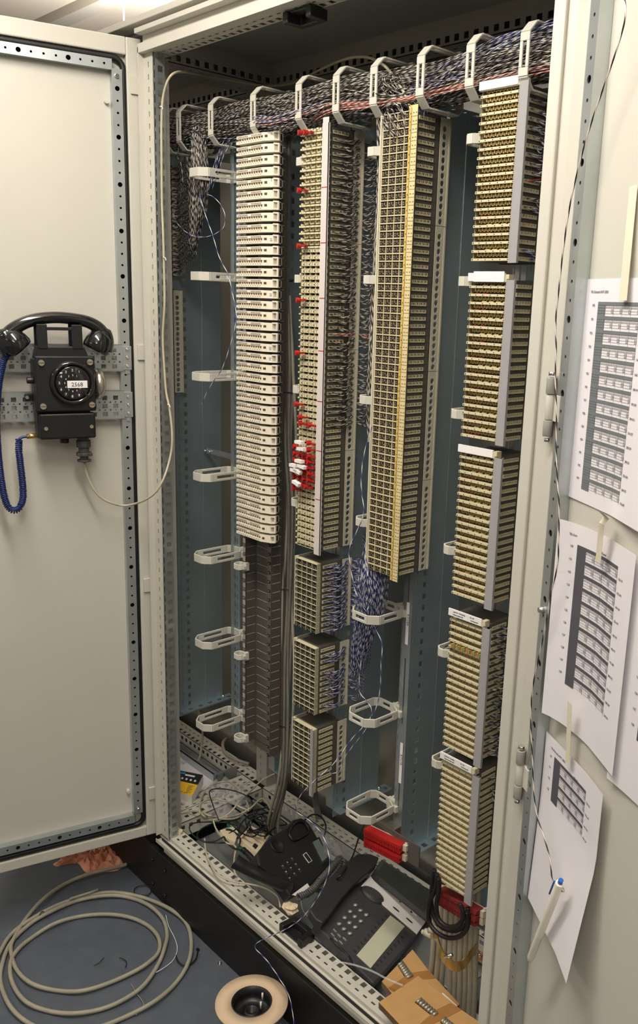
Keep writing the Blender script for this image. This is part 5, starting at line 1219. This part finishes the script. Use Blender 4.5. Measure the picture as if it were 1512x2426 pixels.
q = P2.at(*Z2(975, 820)); a = (P2.at(*Z2(1060, 880))-q).normalized(); d = P2.n.cross(a)
b = MB(); b.lathe([(1.0, 0.0), (0.95, 0.3), (0.7, 0.75), (0.4, 0.95), (0.0, 1.0)], q, a*0.034, d*0.021, P2.n*0.010, 28); b.build('speaker_dome', PHONED, dp)
b = MB()
for i in range(-9, 10):
    for j in range(-6, 7):
        x, y = i*0.0034, j*0.0030+(0.0015 if i % 2 else 0); r2 = (x/0.032)**2+(y/0.0195)**2
        if r2 < 0.9: 
            p = q+a*x+d*y+P2.n*(0.010*math.sqrt(1-r2*0.95)-0.0004); b.obox(p, a, d, P2.n, -0.0009, 0.0009, -0.0009, 0.0009, 0, 0.0010)
b.build('speaker_grille', mat('grille_grey', (0.16, 0.155, 0.15), 0.35, 0.3), dp, loc=None); bpy.data.objects[-1] if False else None
P3 = PX(P2.at(*Z2(962, 680), 0.004), (0.05, -0.75, 1.0))
P3.slab([Z2(955, 690), Z2(1042, 560), Z2(1440, 815), Z2(1362, 1005)], 0.010, PHONED, 'display_panel', dp, bev=0.002)
P3.slab([Z2(1003, 668), Z2(1058, 585), Z2(1398, 795), Z2(1346, 945)], 0.002, LCD, 'display', dp, lift=0.0008)
# its handset
hs2 = empty('handset', P2.at(*Z2(780, 750), 0.02), 'dark grey curved handset of the desk telephone, lying on its cradle', 'handset')
P4 = PX(P2.at(800, 2100, 0.026), (0.3, 0.2, 1.0))
o = P4.slab([Z2(528, 925), Z2(560, 850), Z2(640, 730), Z2(740, 620), Z2(870, 520), Z2(960, 520), Z2(1025, 545), Z2(1005, 600), Z2(930, 670), Z2(840, 745), Z2(750, 850), Z2(680, 950), Z2(622, 1018), Z2(570, 990)], 0.022, PHONED, 'grip', hs2, bev=0.004, seg=3)
cp = [P2.at(*Z2(a, c), 0.02) for a, c in ((440, 835), (500, 810), (560, 765), (600, 715), (650, 660), (700, 600), (745, 560))]
b = MB().tube(coil_path(cp+[P2.at(*Z2(720, 640), 0.01), P2.at(*Z2(640, 720), 0.008), P2.at(*Z2(600, 790), 0.004)], 0.0070, 0.0062, 9), 0.0024, 5); tag(b.build('coiled_cord', CORDG), 'dark grey coiled cord of the desk telephone looping beside its handset', 'cord')
# ---- smaller black telephone
P1 = PX((0.45, 0.12, 0.034), (0.6, 0.4, 1.0))
sp_ = empty('small_telephone', P1.at(700, 2040, -0.03), 'small black telephone lying tilted left of the grey desk telephone', 'telephone')
P1.slab([Z2(150, 520), Z2(245, 400), Z2(345, 340), Z2(410, 275), Z2(470, 262), Z2(520, 300), Z2(665, 545), Z2(690, 590), Z2(540, 745), Z2(390, 820), Z2(330, 740), Z2(215, 640), Z2(165, 600)], 0.030, BLACK, 'body', sp_, bev=0.004)
for (a, c, s) in ((400, 565, '1'), (368, 592, '4'), (333, 618, '7'), (428, 605, '2'), (392, 632, '5'), (358, 660, '8'), (452, 643, '3'), (418, 672, '6'), (383, 705, '9')):
    q = P1.at(*Z2(a, c)); ax_ = (P1.at(*Z2(a+12, c+16))-q).normalized(); bx_ = P1.n.cross(ax_)
    k_ = MB().obox(q, ax_, bx_, P1.n, -0.0055, 0.0055, -0.0035, 0.0035, -0.001, 0.0018).build('number_key', PHONED, sp_, bevel=0.0006)
    text('digit', s, 0.006, q+P1.n*0.0020-ax_*0.004-bx_*0.002, ax_, bx_, P1.n, WHITE, k_)
P1.slab([Z2(535, 435), Z2(595, 400), Z2(668, 555), Z2(612, 600)], 0.003, BLACKG, 'display_frame', sp_, lift=0.0015)
P1.slab([Z2(548, 438), Z2(590, 415), Z2(655, 545), Z2(618, 578)], 0.002, LCDG, 'display', sp_, lift=0.0022)
P1.slab([Z2(478, 528), Z2(502, 510), Z2(545, 572), Z2(520, 588)], 0.002, SILV, 'navigation_key', sp_, lift=0.0012); P1.slab([Z2(483, 530), Z2(501, 516), Z2(540, 570), Z2(521, 582)], 0.002, BLACK, 'navigation_key', sp_, lift=0.0018)
q = P1.at(*Z2(290, 466)); MB().lathe([(0.020, 0.0), (0.020, 0.002), (0.0185, 0.003), (0.0175, 0.001), (0.0, 0.0008)], q, P1.n.orthogonal().normalized(), P1.n.cross(P1.n.orthogonal().normalized()), P1.n, 28).build('ear_rest', BLACK, sp_)
b = MB(); pts = [P1.at(*Z2(a, c), 0.002) for a, c in ((380, 375), (405, 320), (455, 290), (500, 310), (520, 365), (465, 405), (415, 425), (390, 405))]; b.tube(smooth(pts, 4, True), 0.0035, 6, closed=True); b.build('cradle_rim', BLACK, sp_)
P1.slab([Z2(400, 380), Z2(425, 330), Z2(490, 320), Z2(505, 365), Z2(430, 405)], 0.002, DARK, 'cradle_recess', sp_, lift=0.0008)
P1.slab([Z2(400, 815), Z2(510, 733), Z2(532, 768), Z2(475, 800), Z2(440, 828)], 0.001, WHITE, 'paper_label', sp_, lift=0.0012)
hp = [P1.at(*Z2(a, c), lift) for a, c, lift in ((-10, 575, -0.020), (25, 598, -0.018), (85, 632, -0.016), (160, 672, -0.012), (230, 705, -0.010), (300, 735, -0.008), (350, 755, -0.008), (385, 772, -0.008))]
hb_ = MB().tube(smooth(hp, 5), 0.014, 12, radii=[0.0135+0.005*abs((i-17)/18.0)**2 for i in range(36)]); tag(hb_.build('handset', BLACK), 'black handset lying at the front rail left of the small black telephone', 'handset')
# crumbly filler lump
def lump(u, v, z, r, m, name, label, seed=1, sq=0.6):
    rr = random.Random(seed); c = az(u, v, z); b = MB(); prof = []
    n, k = 12, 7; i = 0
    for a in range(n):
        for j in range(k+1):
            th = PI*j/k; R_ = r*(1+rr.uniform(-.28, .28)); b.v.append(c+V((R_*math.sin(th)*math.cos(2*PI*a/n)*1.25, R_*math.sin(th)*math.sin(2*PI*a/n), R_*math.cos(th)*sq)))
    for a in range(n):
        a2 = (a+1) % n
        for j in range(k): b.f.append([a*(k+1)+j, a*(k+1)+j+1, a2*(k+1)+j+1, a2*(k+1)+j]); b.m.append(0); b.sm.append(False)
    return tag(b.build(name, m), label, 'lump')
lump(688, 2150, 0.016, 0.017, PLASTER, 'filler_lump', 'pale crumbly lump of dried filler on the front rail below the coiled cord')
lump(425, 1970, 0.005, 0.010, PLASTER, 'filler_lump', 'small pale lump of dried filler at the left corner of the front rail', 4)
# ---- red connection strips
def redstrip(pL, pR, z, label, RM=None, grp='red connection strips below the yellow-striped block'):
    RM = RM or RED
    d = pR-pL; L = d.length; d.normalize(); n = V((d.y, -d.x, 0)).normalized(); t = empty('red_connection_strip', pL, label, 'connection strip', grp)
    O = V((pL.x, pL.y, z)); b = MB()
    b.obox(O, d, Z3, n, 0, L, 0.010, 0.017, -0.020, 0.0); b.obox(O, d, Z3, n, 0, L, 0.0, 0.0065, -0.018, -0.001); b.obox(O, d, Z3, n, 0, L, 0.006, 0.011, -0.018, -0.006)
    for k in range(22): b.obox(O, d, Z3, n, 0.003+k*L/22.5, 0.003+k*L/22.5+0.0028, 0.0085, 0.0125, -0.004, 0.0015); b.obox(O, d, Z3, n, 0.003+k*L/22.5, 0.003+k*L/22.5+0.0028, -0.001, 0.003, -0.004, 0.0005)
    b.build('strip_body', RM, t); b = MB(); b.obox(O, d, Z3, n, L, L+0.009, 0.002, 0.016, -0.022, -0.010); b.obox(O, d, Z3, n, L+0.001, L+0.007, 0.014, 0.019, -0.026, -0.016); b.obox(O, d, Z3, n, 0, L, 0.0, 0.014, -0.026, -0.020)
    b.build('end_latch', GUIDE, t); return t
rl, rr_ = az(862, 1966, 0.300), az(948, 2008, 0.300)
redstrip(rl, rr_, 0.285, 'upper red connection strip hanging below the lowest free ring'); redstrip(rl, rr_, 0.262, 'lower red connection strip directly under the other red one')
b = MB().box(0.645, 0.80, 0.118, 0.121, 0.262, 0.312).box(0.68, 0.71, 0.121, 0.156, 0.28, 0.30); tag(b.build('strip_bracket', BRKT), 'dark steel bracket behind the two red connection strips', 'bracket')
rl, rr_ = ay(1036, 2112, 0.09), ay(1128, 2166, 0.07)
redstrip(rl, rr_, rl.z-0.012, 'dusty red connection strip under the lowest right-hand block', mat('dusty_red', (0.22, 0.02, 0.018), 0.7), 'dusty red strips under the right-hand column'); redstrip(rl, rr_, rl.z-0.028, 'second red connection strip under the lowest right-hand block, the lower one', mat('dusty_red', (0.22, 0.02, 0.018), 0.7), 'dusty red strips under the right-hand column')
tag(MB().box(rl.x-0.01, rr_.x+0.02, 0.10, 0.157, rl.z-0.03, rl.z-0.027).build('strip_bracket', ZINC), 'zinc bracket under the lowest right-hand block', 'bracket')
# ---- thick cables, clamp at lower right
wc = empty('cable_bundle', (0.97, 0.12, -0.05), 'bundle of dusty white-grey cables rising at the lower right inside the cabinet', 'cables')
for k, u in enumerate((1026, 1040, 1052, 1066, 1078, 1090, 1103, 1115, 1126)):
    yy = 0.13-0.005*(k % 2)
    MB().tube(smooth([ay(u+8, 2100, yy), ay(u+4, 2180, yy), ay(u, 2260, yy-0.003), ay(u+(-6 if k < 3 else 0), 2330, yy), ay(u-4, 2400, yy), ay(u-6, 2470, yy)], 5), 0.0060, 10).build('cable', mat('dusty_white_cable', (0.40, 0.375, 0.30), 0.6, var=0.12, scale=30), wc)
cl = [ay(u, v, y) for u, v, y in ((1022, 2200, 0.10), (1034, 2218, 0.085), (1042, 2248, 0.07), (1056, 2275, 0.062), (1078, 2290, 0.062), (1098, 2284, 0.075), (1115, 2262, 0.095), (1128, 2248, 0.12))]
ct = empty('cable_clamp', cl[0], 'shiny brass-coloured cable clamp strap around the dusty cables', 'clamp')
b = MB(); Cs = smooth(cl, 5)
for k in range(len(Cs)-1):
    p, q = Cs[k], Cs[k+1]; d = (q-p); L = d.length; d.normalize(); n = V((d.y, -d.x, 0)).normalized(); u_ = n.cross(d) if n.cross(d).z > 0 else d.cross(n); b.obox(p, d, u_, n, 0, L*1.08, -0.011, 0.011, -0.001, 0.001)
b.build('strap', BRASS, ct)
MB().cyl(ay(1072, 2262, 0.066), ay(1054, 2268, 0.062), 0.0035, 8).build('clamp_bolt', CHROME, ct)
b = MB(); q = ay(1018, 2215, 0.09); b.cyl(q+V((-0.012, 0, 0.0)), q+V((0.008, 0.0, 0.004)), 0.008, 8); b.cyl(q+V((0.0, 0, 0.010)), q+V((0.012, 0.0, 0.022)), 0.007, 8); b.cyl(q+V((-.02, 0, -.004)), q+V((-.006, 0, -.002)), 0.005, 6); b.build('clamp_screw', GUIDE, ct)
bt = empty('black_cable_loop', ay(1060, 2180, 0.06), 'thick black cables looped and tied under the lowest right-hand block', 'cables')
for j, pxs in enumerate((((1030, 2060), (1024, 2100), (1022, 2135), (1028, 2170), (1045, 2195), (1075, 2205), (1100, 2195), (1112, 2175), (1108, 2150)), ((1036, 2070), (1032, 2105), (1018, 2140), (1016, 2180), (1034, 2208), (1062, 2222), (1090, 2218), (1108, 2195), (1105, 2160)), ((1040, 2080), (1040, 2110), (1034, 2145), (1040, 2178), (1060, 2195), (1085, 2192), (1098, 2170), (1090, 2140)))):
    MB().tube(smooth([ay(u, v, 0.072-0.007*j) for u, v in pxs], 6), 0.0046, 10).build('cable', RUBBER, bt)
# ---- cardboard cartons with coiled springs in their windows
def carton(px, z, h, win, tapes, label, name='cardboard_carton'):
    t = empty(name, az(*px[0], z-h), label, 'carton'); P = poly(px, z)
    b = MB(); i = 0; n = len(P); b.v += P+[p-Z3*h for p in P]
    b.f.append(list(range(n))); b.m.append(0); b.sm.append(False); b.f.append(list(range(n, 2*n))[::-1]); b.m.append(0); b.sm.append(False)
    for k in range(n):
        k2 = (k+1) % n; b.f.append([k, n+k, n+k2, k2]); b.m.append(1); b.sm.append(False)
    b.build('carton_body', [CARD, CARDE], t)
    for tp in tapes: bb = MB(); slab(bb, poly(tp, z+0.0008), -0.0006); bb.build('parcel_tape', CARDD, t)
    for w_ in win:
        W_ = poly(w_, z+0.0006); bb = MB(); slab(bb, W_, -0.0004); bb.build('window', DARK, t)
        a, c, d_, e = W_; nn = 7
        for k in range(nn):
            t0 = (k+0.5)/nn; p = a.lerp(c, t0); q = e.lerp(d_, t0); MB().cyl(p.lerp(q, 0.08)+Z3*0.002, p.lerp(q, 0.92)+Z3*0.002, 0.0032, 8).build('coil', mat('spring_grey', (0.38, 0.36, 0.30), 0.35, 0.5, var=0.2, scale=400), t)
Z7 = lambda a, c: (840+a/3.78, 2180+c/3.78)
carton([Z7(245, 548), Z7(520, 262), Z7(665, 450), Z7(942, 752), Z7(915, 775), Z7(740, 830), Z7(420, 760)], 0.034, 0.014, [[Z7(385, 405), Z7(465, 535), Z7(530, 505), Z7(430, 368)]], [[Z7(300, 610), Z7(500, 470), Z7(665, 450), Z7(725, 520), Z7(600, 530), Z7(350, 640)]], 'flat brown cardboard carton half under the grey telephone')
tag(MB().obox(az(*Z7(780, 660), 0.036), (az(*Z7(885, 755), 0.036)-az(*Z7(780, 660), 0.036)).normalized(), Y3, Z3, 0, 0.042, -0.003, 0.004, 0, 0.0006).build('paper_slip', WHITE), 'small white slip on the brown carton', 'paper')
carton([Z7(218, 735), Z7(570, 498), Z7(760, 640), Z7(940, 790), Z7(1140, 925), Z7(1300, 1080), Z7(700, 1200), Z7(420, 950)], 0.056, 0.014, [[Z7(540, 735), Z7(710, 870), Z7(755, 840), Z7(598, 700)], [Z7(765, 915), Z7(900, 1010), Z7(940, 980), Z7(810, 875)]], [[Z7(735, 800), Z7(860, 740), Z7(960, 800), Z7(830, 870), Z7(700, 930), Z7(560, 1000), Z7(540, 970)]], 'nearest brown cardboard carton at the bottom edge of the picture')
thin('plastic_strip', [az(u, v, 0.06) for u, v in ((792, 2278), (835, 2285), (880, 2300), (915, 2318), (955, 2335))], 0.0022, FILM, 'clear plastic strip lying over the rail and the grey telephone', 'strip')
# ---- left bay: envelope and small carton
en = empty('envelope', az(440, 1850, 0.0), 'white envelope with faint blue print in the left bay', 'envelope')
z_ = -0.014; b = MB(); slab(b, poly([(405, 1762), (448, 1788), (522, 1828), (505, 1860), (478, 1895), (405, 1925)], z_), -0.004); b.build('envelope_body', PAPER, en)
b = MB(); slab(b, poly([(405, 1762), (448, 1788), (522, 1828), (514, 1838), (448, 1806), (405, 1783)], z_+0.0025), -0.0015); b.build('flap', WHITE, en)
text('lettering', 'blatt', 0.026, az(409, 1800, z_+0.001), (az(470, 1826, 0)-az(409, 1800, 0)).normalized(), Z3.cross((az(470, 1826, 0)-az(409, 1800, 0)).normalized()), Z3, mat('faint_blue', (0.40, 0.50, 0.68), 0.6), en)
Z1 = lambda a, c: (360+a/3.436, 1700+c/3.436)
ct = empty('small_carton', az(*Z1(250, 700), -0.03), 'small yellow, black and white product carton leaning in the left bay', 'box')
A0, A1 = az(*Z1(150, 415), 0.060), az(*Z1(418, 467), 0.060); B0, B1 = az(*Z1(120, 585), 0.030), az(*Z1(325, 638), 0.030); M0, M1 = A0.lerp(B0, 0.48), A1.lerp(B1, 0.48)
C0, C1 = az(*Z1(130, 690), -0.006), az(*Z1(325, 718), -0.006)
D0, D1 = C0+(A0-B0)*1.0, C1+(A1-B1)*1.0
b = MB(); b.v += [A0, A1, M0, M1, B0, B1, C0, C1, D0, D1]
for f_, m_ in (([0, 2, 3, 1], 1), ([2, 4, 5, 3], 0), ([4, 6, 7, 5], 2), ([1, 3, 5, 7, 9], 2), ([0, 1, 9, 8], 2), ([8, 9, 7, 6], 2), ([0, 8, 6, 4, 2], 2)): b.f.append(f_); b.m.append(m_); b.sm.append(False)
b.build('carton_body', [YBOX, BLACK, WHITE], ct)
nf = (A1-A0).cross(B0-A0).normalized(); nf = -nf if nf.z < 0 else nf; xa = (A1-A0).normalized(); ya = nf.cross(xa)
def onf(s, t): return (A0.lerp(A1, s)).lerp(B0.lerp(B1, s), t)+nf*0.0006
MB().obox(onf(0.42, 0.10), xa, ya, nf, 0, 0.030, -0.006, 0.0, 0, 0.0004).build('print', mat('logo_blue', (0.02, 0.22, 0.55), 0.4), ct) if False else None
MB().obox(onf(0.28, 0.06), xa, ya, nf, 0, 0.022, -0.006, 0.0, 0, 0.0004).build('logo_bar', mat('logo_blue', (0.02, 0.22, 0.55), 0.4), ct)
MB().obox(onf(0.50, 0.12), xa, ya, nf, 0, 0.030, -0.005, 0.0, 0, 0.0004).build('hang_slot', WHITE, ct)
for k in range(5): MB().lathe([(0.0, 0.0008), (0.0035, 0.0006), (0.0035, 0.0)], onf(0.30+0.14*k, 0.34), xa, ya, nf, 10).build('print_dot', SILV, ct)
b = MB()
for k in range(7): b.obox(onf(0.72, 0.58+0.05*k), xa, ya, nf, 0, 0.016-0.002*(k % 3), -0.0012, 0, 0, 0.0003)
for k in range(3): b.obox(onf(0.25+0.2*k, 0.93), xa, ya, nf, 0, 0.014, -0.0015, 0, 0, 0.0003)
b.build('print_lines', CARDE, ct)
# ---- cream socket cover, clear bag, green terminal
sk = empty('wall_socket', az(630, 2010, -0.02), 'cream network wall socket cover lying upside down in the cable tangle', 'socket')
PS = PX(az(640, 2000, -0.01), (0.15, 0.25, 1.0))
PS.slab([Z1(700, 1012), Z1(795, 912), Z1(948, 988), Z1(845, 1140)], 0.004, SOCK, 'base_plate', sk, bev=0.001)
b = MB(); Q = [PS.at(*Z1(a, c)) for a, c in ((700, 1012), (795, 912), (948, 988), (845, 1140))]; R_ = [p.lerp(sum(Q, V((0, 0, 0)))/4, 0.12) for p in Q]
for k in range(4):
    k2 = (k+1) % 4; i = len(b.v); b.v += [Q[k], Q[k2], Q[k2]+PS.n*0.012, Q[k]+PS.n*0.012, R_[k], R_[k2], R_[k2]+PS.n*0.012, R_[k]+PS.n*0.012]
    for f_ in ((0, 1, 2, 3), (4, 7, 6, 5), (3, 2, 6, 7), (0, 4, 5, 1)): b.f.append([i+x for x in f_]); b.m.append(0); b.sm.append(False)
b.build('rim', SOCK, sk)
for (a, c) in ((842, 1045), (812, 1078)): PS.slab([Z1(a-22, c-2), Z1(a-4, c-24), Z1(a+24, c-4), Z1(a+4, c+22)], 0.003, DARK, 'jack', sk, lift=0.002)
PS.slab([Z1(556, 915), Z1(660, 885), Z1(705, 930), Z1(680, 1010), Z1(600, 975)], 0.012, SOCK, 'socket_insert', sk, lift=0.004, bev=0.001)
for k, (u, v) in enumerate(((545, 1955), (570, 2010))): tag(lump(u, v, 0.0, 0.008, GREENW, 'green_connector', ['green plastic connector at the upper end of the socket cover', 'green plastic connector in the black cables left of the socket cover'][k], k+5), cat='connector')
rr = random.Random(5)
def film(px, z, h, name, label, seed):
    o = cloth(px, z, h, FILM, name, label, 'plastic bag', seed=seed); return o
film([(478, 1870), (505, 1858), (560, 1862), (590, 1880), (598, 1915), (560, 1935), (510, 1938), (480, 1915)], -0.015, 0.05, 'clear_bag', 'crumpled clear plastic bag under the cable tangle', 8)
film([(742, 1975), (768, 1970), (800, 2000), (818, 2040), (792, 2042), (762, 2010)], 0.035, 0.02, 'clear_film', 'crinkled clear film at the display of the small black telephone', 9)
# ---- tangle of thin cables
def tang(px, zs, r, m, label, name='tangled_cable', group=None):
    n = len(px); pts = [az(u, v, zs[i % len(zs)] if isinstance(zs, (list, tuple)) else zs) for i, (u, v) in enumerate(px)]
    b = MB().tube(smooth([V(p) for p in pts], 6), r, 7); return tag(b.build(name, m), label, 'cable', group)
K1 = lambda L: [Z1(a, c) for a, c in L]
tang(K1([(190, 800), (300, 765), (400, 770), (470, 800), (560, 825), (680, 820), (760, 770), (785, 735), (760, 660), (720, 590), (640, 530), (560, 525), (470, 560), (410, 640), (390, 720), (420, 800), (500, 830)]), [-0.005, 0.01, 0.03, 0.04], 0.0024, CABLEB, 'beige cable making the widest ring in the tangle')
tang(K1([(1120, 438), (1020, 450), (900, 510), (800, 600), (700, 700), (640, 770), (560, 820), (440, 830), (390, 770), (400, 700), (480, 665), (600, 680), (700, 720), (790, 760)]), [0.06, 0.05, 0.03, 0.02], 0.0024, CABLEB, 'beige cable with its free end pointing right over the rail')
tang(K1([(1125, 870), (1060, 820), (980, 760), (900, 660), (800, 740), (700, 790), (600, 810)]), [0.04, 0.03], 0.0024, CABLEB, 'short beige cable with a sharp kink near the C-profile')
tang(K1([(500, 840), (520, 900), (560, 960), (610, 1020), (680, 1050), (670, 1150), (672, 1250), (700, 1300)]), [0.03, 0.02, 0.01], 0.0022, CABLEB, 'beige cable dropping from the ring to the front rail')
tang(K1([(430, 985), (438, 1080), (470, 1180), (530, 1270), (640, 1330), (760, 1350), (900, 1380), (980, 1420), (1030, 1470), (1045, 1540)]), [0.02, 0.015, 0.012], 0.0022, CABLEB, 'beige cable running along on the perforated front rail')
tang(K1([(520, 920), (600, 1000), (700, 980), (790, 900), (810, 800)]), [0.01, 0.02], 0.0022, CABLEG, 'grey-beige cable crossing behind the socket cover')
bk = 'thin black cables of the tangle'
tang(K1([(720, 820), (600, 850), (450, 850), (340, 860), (305, 900), (340, 960), (420, 1010), (540, 1020), (640, 1010), (720, 960), (780, 880)]), [0.02, 0.03, 0.015], 0.0018, BLACK, 'thin black cable looping far left towards the corner of the front rail')
tang(K1([(690, 880), (560, 850), (430, 890), (370, 950), (400, 1000), (500, 1010), (600, 960), (700, 900)]), [0.025, 0.02], 0.0018, BLACK, 'thin black cable in a smaller loop inside the far left one')
tang(K1([(545, 835), (500, 720), (470, 600), (560, 580), (680, 600), (790, 650), (825, 720), (830, 800)]), [0.03, 0.05, 0.05], 0.0016, BLACK, 'thin black wire in a tall angular loop over the clear bag')
for k in range(9):
    rr2 = random.Random(40+k); cx_, cz_ = 880+rr2.uniform(-70, 110), 860+rr2.uniform(-60, 70)
    tang(K1([(cx_+110*math.cos(a)*rr2.uniform(0.5, 1.2), cz_+90*math.sin(a)*rr2.uniform(0.5, 1.2)) for a in [rr2.uniform(0, 1)+i*1.1 for i in range(7)]]), [0.0+0.004*k, 0.03, 0.02], 0.0020, BLACK, 'thin black cable heaped left of the small telephone cradle', group='thin black cables heaped left of the small telephone')
b = MB().tube(coil_path([az(*Z1(a, c), 0.03) for a, c in ((735, 1070), (780, 1110), (815, 1150), (830, 1195))]+[az(*Z1(835, 1215), 0.02)], 0.006, 0.005, 8), 0.0022, 5); tag(b.build('coiled_cord', BLACK), 'short black coiled cord beside the socket cover', 'cord')
tang(K1([(740, 1080), (660, 1060), (600, 1000), (590, 940), (620, 910), (680, 940), (720, 990), (700, 1060)]), [0.03, 0.02], 0.0026, BLACK, 'thicker black cable ending in the short coiled cord')
tang([(868, 1940), (850, 1985), (835, 2030), (810, 2070), (790, 2090)], [0.08, 0.05, 0.035], 0.0022, BLACK, 'black cable falling from the lowest ring to the grey telephone')
tang([(745, 2165), (760, 2200), (790, 2230), (828, 2268), (836, 2295)], [0.03, 0.012], 0.0026, BLACK, 'black cable along the lower edge of the grey telephone')
tang([(712, 2120), (716, 2150), (728, 2170), (745, 2175), (742, 2150)], [0.03, 0.02], 0.0018, CABLED, 'thin dark grey cord looping below the filler lump')
tang([(415, 1660), (440, 1656), (462, 1668), (476, 1700), (480, 1740), (474, 1790), (470, 1800)], [0.05, 0.06, 0.05], 0.0034, CABLEG, 'grey cable bending down through the lowest left ring')
tang([(560, 1745), (540, 1748), (528, 1762), (535, 1785), (560, 1800), (590, 1810)], [0.02, 0.01], 0.0050, CABLEG, 'grey cable tail with white ends at the back bottom rail')
tang([(720, 1945), (740, 1930), (760, 1935), (772, 1955), (768, 1985)], [0.03, 0.05], 0.0022, BLACK, 'black cable behind the cradle of the small telephone')
for k in range(4): tang([(738+4*k, 1870), (744+3*k, 1905), (750+4*k, 1940), (752+5*k, 1975)], [0.1, 0.04, 0.0, -0.03], 0.0035, CABLED, 'dark grey cables dropping behind the small telephone', group='dark grey cables behind the small telephone')
